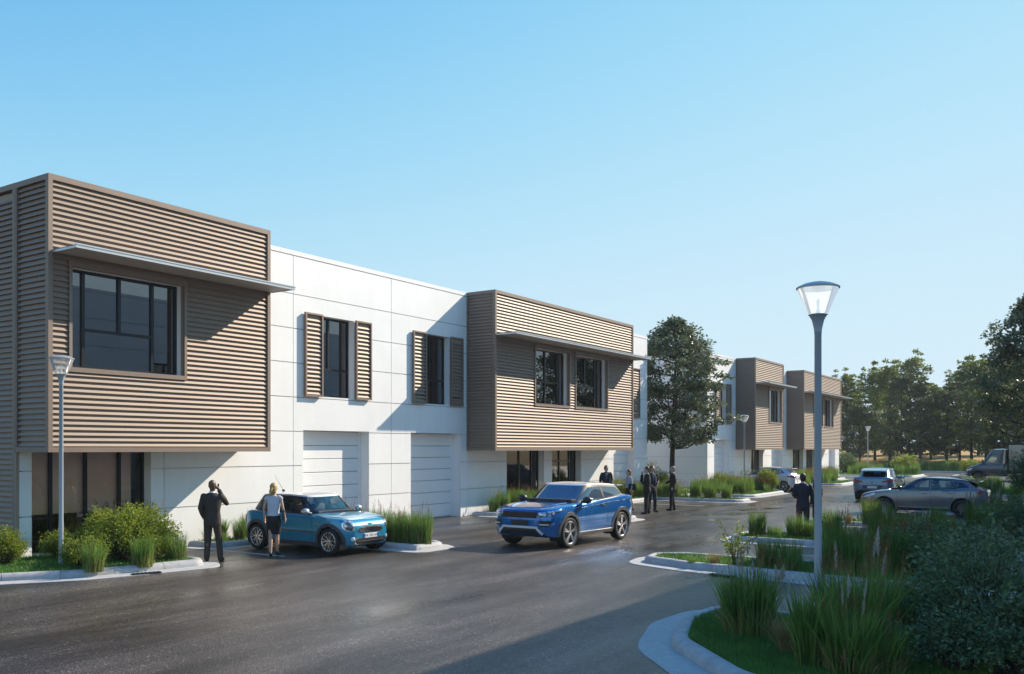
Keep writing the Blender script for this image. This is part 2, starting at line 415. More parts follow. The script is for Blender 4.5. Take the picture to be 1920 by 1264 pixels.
# right-hand comb of beds
bed('R0', [(7.6, .6), (8.35, 1.9), (9.2, 3.35), (10.5, 4.55), (11.9, 5.0), (13.05, 4.95), (13.3, .6)], [0, .8, 1.2, 1.4, .8, .35, 0], 'the bed with the tall lamp post', open_edges=[(1, .6)], apron=.42, seg=10)
bed('R1', [(16.75, .8), (17.15, 4.6), (17.55, 7.2), (18.0, 8.45), (18.9, 8.6), (19.3, 7.9), (19.4, .8)], [0, .5, .9, .5, .4, .5, 0], 'the bed with the small sapling', open_edges=[(1, .8)], apron=.34)
bed('R2', [(23.3, .8), (23.45, 8.3), (24.0, 8.6), (25.1, 8.6), (25.35, 8.1), (25.3, .8)], [0, .3, .2, .2, .3, 0], 'the bed in front of the man in the dark suit', open_edges=[(1, .8)])
bed('R3', [(30.0, .8), (30.1, 7.9), (30.6, 8.3), (31.6, 8.3), (31.9, 7.9), (31.9, .8)], [0, .3, .2, .2, .3, 0], 'the bed in front of the silver hatchback', open_edges=[(1, .8)])
bed('R4', [(38.9, .8), (38.9, 7.4), (39.4, 7.9), (40.9, 7.9), (41.3, 7.4), (41.3, .8)], [0, .3, .2, .2, .3, 0], 'the bed behind the silver hatchback', open_edges=[(1, .8)])
bed('R5', [(52, 1.5), (52, 8.2), (62, 8.2), (62, 1.5)], [.3]*4, 'the long bed before the van', apron=.3, stone=1.5)
# left-hand beds
bed('L0', [(3.0, 22.5), (5.0, 20.2), (8.6, 17.35), (9.9, 16.5), (11.0, 16.2), (12.35, 15.95), (12.6, 16.3), (12.65, 19.65), (3.0, 22.6)], [0, .8, 1.2, .8, .3, .15, .15, 0, 0], 'the bed below the corner office', open_edges=[(1, 19.65), (0, 3.0)], apron=.34)
bed('L1', [(14.75, 18.4), (17.0, 18.4), (17.0, 13.95), (18.05, 13.95), (18.3, 14.3), (18.3, 19.70), (14.55, 19.70)], [.1, .15, .1, .1, .15, 0, 0], 'the bed beside the small blue car', open_edges=[(1, 19.70)])
bed('L2', [(27.2, 18.75), (27.6, 18.3), (27.6, 14.1), (27.9, 13.75), (28.9, 13.75), (29.15, 14.2), (29.15, 18.3), (31.9, 18.3), (31.9, 19.70), (27.2, 19.70)], [.2, .2, .2, .2, .2, .2, .2, .15, 0, 0], 'the bed at the glazed entrance', open_edges=[(1, 19.70)])
bed('L3', [(35.8, 18.3), (39.8, 18.2), (40.2, 17.8), (40.2, 14.2), (40.6, 13.95), (41.7, 13.95), (42.0, 14.3), (42.0, 18.0), (42.4, 19.70), (35.8, 19.70)], [.2, .3, .3, .2, .2, .2, .2, .2, 0, 0], 'the bed beside the standing group', open_edges=[(1, 19.70)])
bed('L4', [(44.6, 15.3), (45.2, 14.9), (50.2, 14.9), (50.6, 15.3), (50.8, 30), (43.0, 30), (43.0, 18.4), (44.6, 18.0)], [.2, .3, .3, .2, 0, 0, .2, .2], 'the bed before the white hatchback', open_edges=[(1, 30)])
bed('L5', [(54.2, 15.2), (54.7, 14.8), (56.4, 14.8), (56.8, 15.2), (56.8, 19.70), (54.2, 19.70)], [.2, .2, .2, .2, 0, 0], 'the bed under the lamp by the far building', open_edges=[(1, 19.70)], stone=1.5)
bed('L6', [(62.4, 15.2), (63.0, 14.8), (66.4, 14.8), (67.0, 15.2), (67.0, 17.6), (76, 17.6), (76, 19.70), (62.4, 19.70)], [.2, .2, .2, .2, .2, .1, 0, 0], 'the bed before the far building', open_edges=[(1, 19.70)], stone=1.5)
bed('L7', [(83.5, 13.8), (90, 13.8), (92, 24), (83.5, 24)], [.5]*4, 'the bed at the end of the far building', stone=2)
bed('F0', [(103, -6), (107, -6), (107, 60), (103, 60)], [.3]*4, 'the far bed below the trees', stone=3, apron=0)
bed('F1', [(86, 9.5), (93, 9.5), (93, 11.2), (86, 11.2)], [.3]*4, 'the far road bed', stone=2, apron=0)
# painted bay lines
for k, (x, y0, y1) in enumerate([(14.55, 15.9, 18.05), (37.4, 14.6, 18.0), (34.0, 1.5, 6.6), (47.2, 2, 7.6), (21.4, 1.5, 6.8), (27.8, 1.5, 6.8)]):
    mb = MB(); mb.box(x-.05, x+.05, y0, y1, -.0035, .0015); o = mb.build('bay_line', M['paint_white']); o['kind'] = 'structure'
# drain slots in the gutters
for (x, y, rz) in [(10.98, 15.93, -.27), (17.0, 6.25, 1.35)]:
    mb = MB(); mb.box(-.28, .28, -.07, .07, .012, .03)
    o = mb.build('drain_grate', M['anthracite']); o.location = (x, y, 0); o.rotation_euler.z = rz
    for i in range(7):
        m2 = MB(); m2.box(-.25+i*.08, -.22+i*.08, -.06, .06, .03, .038); m2.build('bar', M['alloy_dark'], o)
    tag(o, 'dark iron drain slot in the gutter of ' + ('the bed below the corner office' if y > 10 else 'the bed with the small sapling'), 'drain')

# shallow puddles on the asphalt
def puddle_mat():
    m = mat('puddle_water', (.05, .046, .044), .10, spec=.5, bump=.03, bscale=6); t = m.node_tree; b = t.nodes['Principled BSDF']
    tc = t.nodes.new('ShaderNodeTexCoord'); n = t.nodes.new('ShaderNodeTexNoise'); n.inputs['Scale'].default_value = 1.6; n.inputs['Detail'].default_value = 6
    r = t.nodes.new('ShaderNodeValToRGB'); r.color_ramp.elements[0].position = .44; r.color_ramp.elements[1].position = .60
    t.links.new(tc.outputs['Object'], n.inputs['Vector']); t.links.new(n.outputs['Fac'], r.inputs[0]); t.links.new(r.outputs[0], b.inputs['Alpha'])
puddle_mat()
def puddle(cx, cy, rx, ry, rz, seed):
    V = []; n = 40
    for i in range(n):
        a = 2*PI*i/n; k = 1+.22*math.sin(3*a+seed)+.16*math.sin(5*a+2*seed)+.10*math.sin(9*a+seed*3); x, y = rx*k*math.cos(a), ry*k*math.sin(a)
        V.append((x*math.cos(rz)-y*math.sin(rz), x*math.sin(rz)+y*math.cos(rz), 0))
    me = bpy.data.meshes.new('puddle'); me.from_pydata(V, [], [tuple(range(n))]); o = link('puddle', me, M['puddle_water']); o.location = (cx, cy, .0005); o['kind'] = 'structure'
puddle(33.2, 12.1, 1.9, .55, -.5, 1.0); puddle(30.2, 11.6, 1.1, .35, -.4, 2.3); puddle(36.8, 11.9, 1.6, .4, -.3, 4.1); puddle(38.5, 13.2, 1.0, .4, .2, 5.0)
# ================================================================== BUILDINGS
def cells(x0, x1, z0, z1, holes):
    """rectangle minus holes -> list of rectangles"""
    xs = sorted({x0, x1, *[min(max(h[0], x0), x1) for h in holes], *[min(max(h[1], x0), x1) for h in holes]})
    out = []
    for a, b in zip(xs, xs[1:]):
        if b-a < 1e-4: continue
        segs = [(z0, z1)]
        for h in holes:
            if h[0] < b-1e-4 and h[1] > a+1e-4:
                ns = []
                for s in segs:
                    if h[3] <= s[0] or h[2] >= s[1]: ns.append(s); continue
                    if h[2] > s[0]: ns.append((s[0], h[2]))
                    if h[3] < s[1]: ns.append((h[3], s[1]))
                segs = ns
        for s in segs:
            if s[1]-s[0] > 1e-4: out.append((a, b, s[0], s[1]))
    return out
def comps(rs):
    rs = list(rs); out = []
    while rs:
        grp = [rs.pop()]; ch = True
        while ch:
            ch = False
            for r in rs[:]:
                for q in grp:
                    tx = abs(r[0]-q[1]) < 1e-3 or abs(r[1]-q[0]) < 1e-3; tz = abs(r[2]-q[3]) < 1e-3 or abs(r[3]-q[2]) < 1e-3
                    ox = min(r[1], q[1])-max(r[0], q[0]) > 1e-3; oz = min(r[3], q[3])-max(r[2], q[2]) > 1e-3
                    if (tx and oz) or (tz and ox): grp.append(r); rs.remove(r); ch = True; break
        out.append(grp)
    return out
PITCH = .1168
def slat_mesh(L, name='slat'):
    """louvre blade running along x from 0 to L; outer face towards -y"""
    mb = MB()
    mb.prism([(0, .046), (-.038, .057), (-.060, .005), (-.061, -.004), (-.046, -.006), (0, .030)], 0, L, 'x')
    return mb.mesh(name)
SLATS = {}
def slat(L, parent, x, y, z, rz=0.0):
    k = round(L, 2)
    if k not in SLATS: SLATS[k] = slat_mesh(k); SLATS[k].materials.append(M['bronze'])
    o = bpy.data.objects.new('slat', SLATS[k]); COL.objects.link(o); o.parent = parent; o.location = (x, y, z); o.rotation_euler.z = rz
    return o
def slat_into(mb, L, x, y, z, axis='x'):
    pr = [(0, .046), (-.038, .057), (-.060, .005), (-.061, -.004), (-.046, -.006), (0, .030)]
    if axis == 'x': mb.prism([(y+p, z+q) for p, q in pr], x, x+L, 'x')
    else: mb.prism([(x+p, z+q) for p, q in pr], y, y+L, 'y')      # side wall facing -x
def window(parent, x0, x1, z0, z1, y, bars_v=(), bars_h=(), label=None, glass='window_glass', fr=.06, curtain=None, name='window', blind=None):
    """dark aluminium window: frame + mullions + panes, in the plane y"""
    mb = MB()
    for a, b, c, d in cells(x0, x1, z0, z1, [(x0+fr, x1-fr, z0+fr, z1-fr)]): mb.box(a, b, y-.035, y+.045, c, d)
    w_ = mb.build(name, M['anthracite'], parent)
    if label: w_['label'] = label
    for xv, za, zb in bars_v:
        m2 = MB(); m2.box(xv-.035, xv+.035, y-.045, y+.03, max(za, z0+fr), min(zb, z1-fr)); m2.build('mullion', M['anthracite'], w_)
    for zh, xa, xb in bars_h:
        m2 = MB(); m2.box(max(xa, x0+fr), min(xb, x1-fr), y-.04, y+.025, zh-.03, zh+.03); m2.build('transom', M['anthracite'], w_)
    # panes between full-height mullions
    xs = [x0+fr] + sorted(v[0] for v in bars_v) + [x1-fr]
    for a, b in zip(xs, xs[1:]):
        m2 = MB(); t = rnd.uniform(-.0012, .0012)
        m2.add([(a+.001, y+t, z0+fr), (b-.001, y-t, z0+fr), (b-.001, y-t, z1-fr), (a+.001, y+t, z1-fr)], [(0, 1, 2, 3)])
        m2.build('pane', M[glass], w_)
    if blind:
        m2 = MB(); m2.box(blind[0], blind[1], y+.10, y+.104, z0+.9, z1-.03); m2.build('blind', M['blind'], w_)
    if curtain:
        m2 = MB(); n = 14; V = []
        for i in range(n+1):
            x = curtain[0]+(curtain[1]-curtain[0])*i/n; V += [(x, y+.12+.03*(i % 2), z0+.03), (x, y+.12+.03*(i % 2), z1-.05)]
        m2.add(V, [(2*i, 2*i+2, 2*i+3, 2*i+1) for i in range(n)]); m2.build('curtain', M['curtain'], w_)
    return w_
def garage(parent, x0, x1, top=3.04, rec=.37, label=None):
    mb = MB(); mb.box(x0, x1-.10, rec+.045, rec+.10, .0, top)
    g = mb.build('garage_door', M['joint'], parent)
    if label: g['label'] = label
    zs = [.04, .51, .93, 1.36, 1.77, 2.18, 2.59, top-.01]
    for a, b in zip(zs, zs[1:]):
        m2 = MB(); m2.bbox(x0+.005, x1-.10, rec, rec+.046, a+.012, b-.012, .006); m2.build('door_section', M['white_smooth'], g)
    m2 = MB(); m2.box(x1-.10, x1-.002, rec-.03, rec+.1, 0, top-.003); m2.build('door_frame', M['white_smooth'], g)
    return g
def shutter(parent, x0, x1, z0, z1, label=None):
    mb = MB()
    for a, b, c, d in cells(x0, x1, z0, z1, [(x0+.05, x1-.05, z0+.05, z1-.05)]): mb.box(a, b, -.115, -.035, c, d)
    s = mb.build('shutter', M['bronze'], parent)
    if label: s['label'] = label
    m2 = MB(); n = int((z1-z0-.12)/.128)
    for i in range(n): slat_into(m2, x1-x0-.10, x0+.05, -.032, z0+.07+i*.128)
    o = m2.build('louvre_slats', M['bronze'], s); o['kind'] = 'stuff'
    m3 = MB(); m3.box(x0+.04, x1-.04, -.030, -.022, z0+.04, z1-.04); m3.build('backing', M['bronze_back'], s)
    for z in (z0+.3, z1-.3):
        m4 = MB(); m4.box(x0+.1, x1-.1, -.034, .002, z-.02, z+.02); m4.build('bracket', M['anthracite'], s)
    return s
def louvre_box(root, a, b, wins, joined=False, label=None, side_joined=True):
    """projecting clad volume from x=a..b; wins: list of dict(x0,x1,z0,z1,v,h,c)"""
    Y0, ZB, ZT, T = -1.30, 2.42, 8.26, .12
    # carcass: back wall of the louvres with openings
    holes = [(w_['x0'], w_['x1'], w_['z0'], w_['z1']) for w_ in wins]
    mb = MB()
    for c in cells(a+.085, b-.085, ZB+.05, ZT-.06, holes): mb.box(c[0], c[1], Y0+.085, Y0+.16, c[2], c[3])
    mb.box(a+.085, a+.16, Y0+.16, .0, ZB+.05, ZT-.06); mb.box(b-.16, b-.085, Y0+.16, .0, ZB+.05, ZT-.06)
    vol = mb.build('cladding_volume', M['bronze_back'], root)
    if label: vol['label'] = label
    m2 = MB(); m2.box(a+.13, b-.13, Y0+.165, -.003, ZB+.055, ZB+.15); m2.build('floor_slab', M['soffit'], vol); m2 = MB(); m2.box(a+.163, b-.163, Y0+.165, -.003, ZT-.30, ZT-.12); m2.build('roof_slab', M['soffit'], vol)
    # edge trims
    m2 = MB()
    m2.box(a, b, Y0, Y0+T, ZT-T, ZT); m2.box(a, b, Y0, Y0+T, ZB, ZB+T*.9)
    m2.box(a, a+T*.8, Y0, Y0+T, ZB+T*.9, ZT-T); m2.box(b-T*.8, b, Y0, Y0+T, ZB+T*.9, ZT-T)
    for x in (a, b-T):
        m2.box(x, x+T, Y0+T, .0, ZT-T, ZT); m2.box(x, x+T, Y0+T, .0, ZB, ZB+T*.9)
        m2.box(x, x+T, -.05, .0, ZB+T*.9, ZT-T)
    m2.build('edge_trim', M['bronze'], vol)
    # louvres, split round the windows
    n = int((ZT-ZB-T*1.9)/PITCH); rest = MB(); yy = Y0+.083
    for i in range(n+1):
        z = ZB+T*.9+.02+i*PITCH
        if z > ZT-T-.06: break
        segs = [(a+T*.8-.03, b-T*.8+.03)]
        for w_ in wins:
            if w_['z0']-.14 < z < w_['z1']+.16:
                ns = []
                for s in segs:
                    if w_['x1'] <= s[0] or w_['x0'] >= s[1]: ns.append(s); continue
                    ns += [(s[0], w_['x0']-.075), (w_['x1']+.075, s[1])]
                segs = [s for s in ns if s[1]-s[0] > .05]
        for s in segs:
            if joined: slat_into(rest, s[1]-s[0], s[0], yy, z)
            else: slat(s[1]-s[0], vol, s[0], yy, z)
    if joined:
        o = rest.build('louvre_slats', M['bronze'], vol); o['kind'] = 'stuff'
    sd = MB()
    for i in range(n+1):
        z = ZB+T*.9+.02+i*PITCH
        if z > ZT-T-.06: break
        if side_joined: slat_into(sd, 1.30-T-.05+.03, a+.083, Y0+T-.03, z, 'y')
        else: slat(1.30-T-.05+.03, vol, a+.083, -.05, z, -PI/2)
    if side_joined:
        o = sd.build('side_louvre_slats', M['bronze'], vol); o['kind'] = 'stuff'
    # blank far side (never in view at this pitch)
    sd = MB(); sd.box(b-.083, b-.03, Y0+T, -.05, ZB+T*.9, ZT-T); sd.build('side_sheet', M['bronze'], vol)
    # window surrounds, reveals and windows
    for w_ in wins:
        x0, x1, z0, z1 = w_['x0'], w_['x1'], w_['z0'], w_['z1']
        m3 = MB()
        for c in cells(x0-.07, x1+.07, z0-.10, z1+.14, [(x0, x1, z0, z1)]): m3.box(c[0], c[1], Y0+.004, Y0+.084, c[2], c[3])
        m3.build('window_surround', M['bronze'], vol)
        m3 = MB(); d0, d1 = Y0+.161, Y0+.62
        m3.box(x1, x1+.03, d0, d1, z0, z1); m3.box(x0-.03, x0, d0, d1, z0, z1); m3.box(x0, x1, d0, d1, z1, z1+.03); m3.box(x0, x1, d0, d1, z0-.03, z0)
        m3.build('reveal', M['white_smooth'], vol)
        window(root, x0, x1, z0, z1, Y0+.34, w_.get('v', ()), w_.get('h', ()), curtain=w_.get('c'))
def canopy(root, a, b, proj=.88, z=6.70, label=None):
    Y0 = -1.30
    mb = MB(); mb.box(a+.02, b-.0, Y0-proj+.03, Y0-.004, z-.075, z-.045)
    c = mb.build('canopy', M['soffit'], root)
    if label: c['label'] = label
    m2 = MB(); m2.box(a, b+.02, Y0-proj, Y0-proj+.03, z-.09, z-.03); m2.box(a-.006, b+.026, Y0-proj-.012, Y0-proj+.03, z-.028, z)
    for x in (a, b-.01): m2.box(x, x+.03, Y0-proj+.03, Y0-.002, z-.09, z-.03)
    m2.build('fascia', M['metal_grey'], c)
    m3 = MB(); n = int((b-a)/.33)
    m3.box(a, b+.02, Y0-proj+.031, Y0-.003, z-.044, z-.032)
    for i in range(n):
        x = a+.12+i*(b-a-.2)/max(n-1, 1)
        m3.prism([(x, z-.032), (x+.11, z-.032), (x+.085, z+.012), (x+.025, z+.012)], Y0-proj+.035, Y0-.003, 'y')
    m3.build('ribbed_sheet', M['metal_grey'], c)
    return c
def main_building(name, label, x0, x1, depth, spec, joined=False, top=8.26, rz=0.0, origin=None, xa=0.0):
    """local frame: x along the facade, y=0 facade plane (inside is +y)"""
    root = thing(name, label, 'building', origin or (x0, 19.73, 0), rz)
    L = x1-x0; T = .045
    holes = [tuple(h) for h in spec['holes']]
    # body
    mb = MB()
    for c in cells(xa+.095*(xa > 0), L, 0, top-.13, holes): mb.box(c[0], c[1], T+.012, .42, c[2], c[3])
    body = mb.build('wall', M['white_smooth'], root)
    m2 = MB()
    for c in cells(xa+.003+.095*(xa > 0), L-.003, .003, top-.14, [(h[0]-.004, h[1]+.004, h[2]-.004, h[3]+.004) for h in holes]): m2.box(c[0], c[1], T+.002, T+.0115, c[2], c[3])
    m2.build('joint_backing', M['joint'], body)
    m2 = MB(); m2.box(xa+.09*(xa > 0), .3, .421, depth, 0, top-.14); m2.box(L-.3, L, .421, depth, 0, top-.14); m2.box(.301, L-.301, depth-.3, depth, 0, top-.14)
    m2.build('side_wall', M['white_smooth'], body)
    m2 = MB(); m2.box(.301, L-.301, .421, depth-.301, top-.6, top-.42); m2.build('roof', M['roof_felt'], root)
    m2 = MB(); m2.box(.301, L-.301, .421, depth-.301, 3.15, 3.4); m2.box(.301, L-.301, .421, depth-.301, .0, .06); m2.build('floor_slab', M['room_floor'], root)
    m2 = MB(); m2.box(.301, L-.301, 4.5, 4.6, .061, 3.149); m2.box(.301, L-.301, 4.5, 4.6, 3.401, top-.61)
    for x in spec.get('party', ()): m2.box(x-.06, x+.06, .421, 4.499, .061, 3.149); m2.box(x-.06, x+.06, .421, 4.499, 3.401, top-.61)
    m2.build('partition', M['room_wall'], root)
    m2 = MB(); m2.box(xa-.012+.09*(xa > 0), L+.012, -.012, .43, top-.129, top-.0)
    for x in (xa-.012+.09*(xa > 0), L-.298): m2.box(x, x+.31, .431, depth+.01, top-.129, top)
    m2.box(.30, L-.30, depth-.3, depth+.01, top-.129, top); m2.build('coping', M['white_panel'], root)
    # panels
    zs = [0.0, 1, 2, 3, 4, 5, 6, 7, top-.14]; 
    if top > 9: zs = [0.0, 1, 2, 3, 4, 5, 6, 7, 8.2, top-.14]
    xs = [xa]+[x for x in spec['joints'] if .2 < x < L-.2]+[L]
    J = MB(); g = .011
    for i, (a, b) in enumerate(zip(xs, xs[1:])):
        for c, d in zip(zs, zs[1:]):
            if abs(c-3) < .01: continue
            cc, dd = (c, d)
            if abs(d-3) < .01: pass
            if abs(c-2) < .01: cc, dd = 2, 3
            for grp in comps(cells(a+g*(i > 0), b-g*(b < L), cc+g*(cc > 0), dd-g, holes)):
                mb = J if joined else MB()
                for r in grp: mb.box(r[0], r[1], 0, T, r[2], r[3])
                if not joined: mb.build('wall_panel', M['white_panel'], body)
        for grp in comps(cells(a+g*(i > 0), b-g*(b < L), 3+g, 4-g, holes)):      # deep band between the storeys
            mb = J if joined else MB()
            for r in grp: mb.box(r[0], r[1], 0, T, r[2], r[3])
            if not joined: mb.build('wall_panel', M['white_panel'], body)
    if joined: o = J.build('wall_panels', M['white_panel'], body); o['kind'] = 'stuff'
    return root

# ---- building with the corner office (nearest)
X0 = 10.40
def lx(v): return v-X0
B1 = dict(joints=[lx(v) for v in (14.10, 18.41, 22.72, 27.03, 31.34, 35.65, 39.96)],
  party=[lx(17.2), lx(22.7), lx(38.6)],
  holes=[(lx(10.76), lx(13.73), .10, 2.62), (lx(18.80), lx(21.64), 0, 3.04), (lx(23.72), lx(26.56), 0, 3.04), (lx(29.6), lx(32.45), .05, 2.62),
         (lx(33.1), lx(35.65), .0, 2.62), (lx(38.86), lx(41.15), 0, 3.04),
         (lx(19.50), lx(20.95), 4.06, 6.50), (lx(24.45), lx(25.88), 4.06, 6.50), (lx(39.35), lx(40.5), 4.06, 6.50),
         (lx(11.2), lx(15.9), 3.5, 7.4), (lx(28), lx(37.3), 3.5, 7.4)])
b1 = main_building('warehouse_building', 'long white building with the brown louvred corner office, small blue car before it', X0, 42.67, 16, B1, xa=.076)
louvre_box(b1, 0, 6.0, [dict(x0=lx(10.93), x1=lx(13.74), z0=4.24, z1=6.40, v=[(lx(11.35), 4, 7), (lx(12.22), 5.12, 7), (lx(13.07), 4, 7)],
           h=[(5.11, lx(11.35), lx(13.07))], c=(lx(13.2), lx(13.5)))], label='brown louvred corner office volume with one wide window', side_joined=False)
louvre_box(b1, lx(26.92), lx(38.36), [
    dict(x0=lx(29.72), x1=lx(32.35), z0=4.25, z1=6.42, v=[(lx(30.87), 4, 7), (lx(31.83), 4, 7)], h=[(5.15, lx(29.7), lx(31.83))], c=(lx(31.9), lx(32.25))),
    dict(x0=lx(32.92), x1=lx(35.75), z0=4.25, z1=6.42, v=[(lx(34.17), 5.15, 7), (lx(35.06), 4, 7)], h=[(5.15, lx(32.9), lx(35.06))], c=(lx(35.1), lx(35.6)))],
    label='brown louvred volume with two windows over the glazed entrance')
canopy(b1, lx(10.48), lx(16.42), label='thin metal canopy over the wide corner window')
canopy(b1, lx(26.95), lx(38.40), label='thin metal canopy over the pair of windows')
for (a, b, t) in [(18.80, 21.64, 'white sectional garage door behind the small blue car, partly sunlit'), (23.72, 26.56, 'white sectional garage door in full shade'), (38.86, 41.15, 'white sectional garage door by the building end')]:
    garage(b1, lx(a), lx(b), label=t)
window(b1, lx(19.50), lx(20.95), 4.06, 6.50, .27, [(lx(20.06), 4.92, 7)], [(4.92, lx(19.5), lx(20.95))], curtain=(lx(20.40), lx(20.88)))
window(b1, lx(24.45), lx(25.88), 4.06, 6.50, .27, [(lx(25.02), 4.92, 7)], [(4.92, lx(24.4), lx(25.9))])
window(b1, lx(39.35), lx(40.5), 4.06, 6.50, .27, [(lx(39.9), 4.92, 7)], [(4.92, lx(39.3), lx(40.5))])
for a, b in [(18.80, 19.51), (20.95, 21.66), (23.76, 24.47), (25.88, 26.6), (38.62, 39.34), (40.52, 41.62)]: shutter(b1, lx(a), lx(b), 4.04, 6.52)
window(b1, lx(10.76), lx(13.73), .10, 2.62, .32, [(lx(11.35), 0, 3), (lx(12.19), 0, 3), (lx(13.06), 0, 3)], [(.92, lx(10.7), lx(11.35))], glass='shop_glass', name='shop_window', blind=(lx(10.85), lx(13.45)))
window(b1, lx(29.6), lx(32.45), .05, 2.62, .32, [(lx(30.95), 0, 3), (lx(31.89), 0, 3)], [], glass='shop_glass', name='shop_window')
window(b1, lx(33.1), lx(35.65), .0, 2.62, .32, [(lx(34.2), 0, 3), (lx(35.08), 0, 3)], [(1.95, lx(33.1), lx(35.1))], glass='shop_glass', name='entrance_door')
# louvred end wall facing the drive (x = 10.4)
DX = .165
end = MB(); end.box(-.075+DX, -.003+DX, .11, 16, .0, 8.1); endw = end.build('end_cladding', M['bronze_back'], b1)
endw['label'] = 'louvred end wall with upright trims'
m2 = MB()
for y in (.02, 3.2, 6.4, 9.6, 12.8, 15.9): m2.box(-.165+DX, -.076+DX, y, y+.10, 0, 8.14)
m2.box(-.165+DX, .0+DX, .002, 16.01, 8.141, 8.262); m2.build('edge_trim', M['bronze'], endw)
m2 = MB(); m2.box(.004, .075, -.02, .019, 0, 2.42); m2.build('corner_post', M['bronze_back'], endw)
n = int(8.0/PITCH)
for i in range(n): slat(3.1, endw, -.078+DX, 3.21, .06+i*PITCH, -PI/2)
far = MB()
for i in range(n):
    for y in (3.29, 6.49, 9.69, 12.89): slat_into(far, 3.12, -.078+DX, y, .06+i*PITCH, 'y')
o = far.build('louvre_slats', M['bronze'], endw); o['kind'] = 'stuff'

# ---- far building
X2 = 51.1
def l2(v): return v-X2
B2 = dict(joints=[l2(v) for v in (55.3, 59.6, 63.9, 68.2, 72.5, 76.8, 81)], party=[l2(62.5), l2(67)],
  holes=[(l2(52.2), l2(54.8), 0, 3.04), (l2(63.4), l2(66.0), 0, 3.04), (l2(79.2), l2(81.4), 0, 3.04), (l2(53.0), l2(54.2), 4.06, 6.5), (l2(59.0), l2(61.5), .05, 2.62),
         (l2(68.6), l2(71.4), .05, 2.62), (l2(72.3), l2(75), .05, 2.62), (l2(57), l2(61.6), 3.5, 7.4), (l2(68), l2(77), 3.5, 7.4)])
b2 = main_building('warehouse_building', 'far white building with two brown louvred volumes, behind the leafy tree', X2, 82.8, 15, B2, joined=True)
louvre_box(b2, l2(56.0), l2(62.0), [dict(x0=l2(58.85), x1=l2(61.55), z0=4.25, z1=6.42, v=[(l2(59.6), 4, 7), (l2(60.4), 4, 7)], h=[(5.15, l2(58.8), l2(59.6))], c=(l2(58.95), l2(59.4)))], joined=True, label='narrow brown louvred volume with one window')
louvre_box(b2, l2(67.0), l2(78.2), [dict(x0=l2(69.7), x1=l2(72.3), z0=4.25, z1=6.42, v=[(l2(70.8), 4, 7)], h=[]), dict(x0=l2(72.95), x1=l2(75.55), z0=4.25, z1=6.42, v=[(l2(73.9), 4, 7), (l2(74.7), 4, 7)], h=[])], joined=True, label='wide brown louvred volume at the far end')
canopy(b2, l2(56.0), l2(62.0)); canopy(b2, l2(67.0), l2(78.2))
for a, b in [(52.2, 54.8), (63.4, 66.0), (79.2, 81.4)]: garage(b2, l2(a), l2(b))
window(b2, l2(53.0), l2(54.2), 4.06, 6.5, .27, [(l2(53.6), 4, 7)], [])
for a, b in [(52.3, 53.0), (54.2, 54.95)]: shutter(b2, l2(a), l2(b), 4.04, 6.52)
for a, b in [(59.0, 61.5), (68.6, 71.4), (72.3, 75.0)]: window(b2, l2(a), l2(b), .05, 2.62, .32, [((l2(a)+l2(b))/2, 0, 3)], [], glass='shop_glass', name='shop_window')
m2 = MB()
for z in (1, 2, 3, 4.5, 6): m2.box(-.006, .001, .1, 14.9, z-.012, z+.012)
for y in (.012, 5, 10): m2.box(-.006, .001, y-.012, y+.012, .02, 8.1)
m2.build('side_joint', M['joint'], b2)

# ---- building opposite: out of the picture, it throws the foreground shade and shows in the windows
OX0, OX1 = 17.0, 57.0
gar = [3+8.6*k for k in range(4)]
B3 = dict(joints=[4.31*k for k in range(1, 10)], holes=[(g, g+2.8, 0, 3.04) for g in gar]+[(g+.8, g+2.2, 4.06, 6.5) for g in gar])
b3 = main_building('warehouse_building', 'white panelled building across the yard, opposite the corner office', 0, OX1-OX0, 14, B3, joined=True, top=9.5, rz=PI, origin=(OX1, .50, 0))
for g in gar: garage(b3, g, g+2.8); window(b3, g+.8, g+2.2, 4.06, 6.5, .27, [(g+1.5, 4, 7)], [])
# ================================================================== VEHICLES
def pchip(xs, ys, x):
    xs = np.asarray(xs, float); ys = np.asarray(ys, float); h = np.diff(xs); d = np.diff(ys)/h
    m = np.zeros_like(ys); m[0] = d[0]; m[-1] = d[-1]
    for i in range(1, len(xs)-1):
        if d[i-1]*d[i] > 0:
            w1 = 2*h[i]+h[i-1]; w2 = h[i]+2*h[i-1]; m[i] = (w1+w2)/(w1/d[i-1]+w2/d[i])
    x = np.clip(np.asarray(x, float), xs[0], xs[-1]); i = np.clip(np.searchsorted(xs, x, side='right')-1, 0, len(xs)-2)
    t = (x-xs[i])/h[i]
    return ys[i]*(1+2*t)*(1-t)**2 + h[i]*m[i]*t*(1-t)**2 + ys[i+1]*t*t*(3-2*t) + h[i]*m[i+1]*t*t*(t-1)
def paint(name, base, coat=1.0, rough=.3, metal=.55):
    m = mat(name, base, rough, metal=metal, coat=coat, spec=.5); return m
paint('paint_teal', (.015, .26, .44), metal=.3); paint('paint_blue', (.004, .15, .47), rough=.2, metal=.55); paint('paint_steel', (.10, .19, .29))
paint('paint_silver', (.17, .18, .20), metal=.6); paint('paint_white', (.62, .62, .64), metal=.2); paint('paint_roof', (.70, .70, .70), metal=.1)
paint('paint_dark', (.05, .065, .085), metal=.4); paint('paint_beige', (.30, .27, .21), metal=0.0, rough=.5)
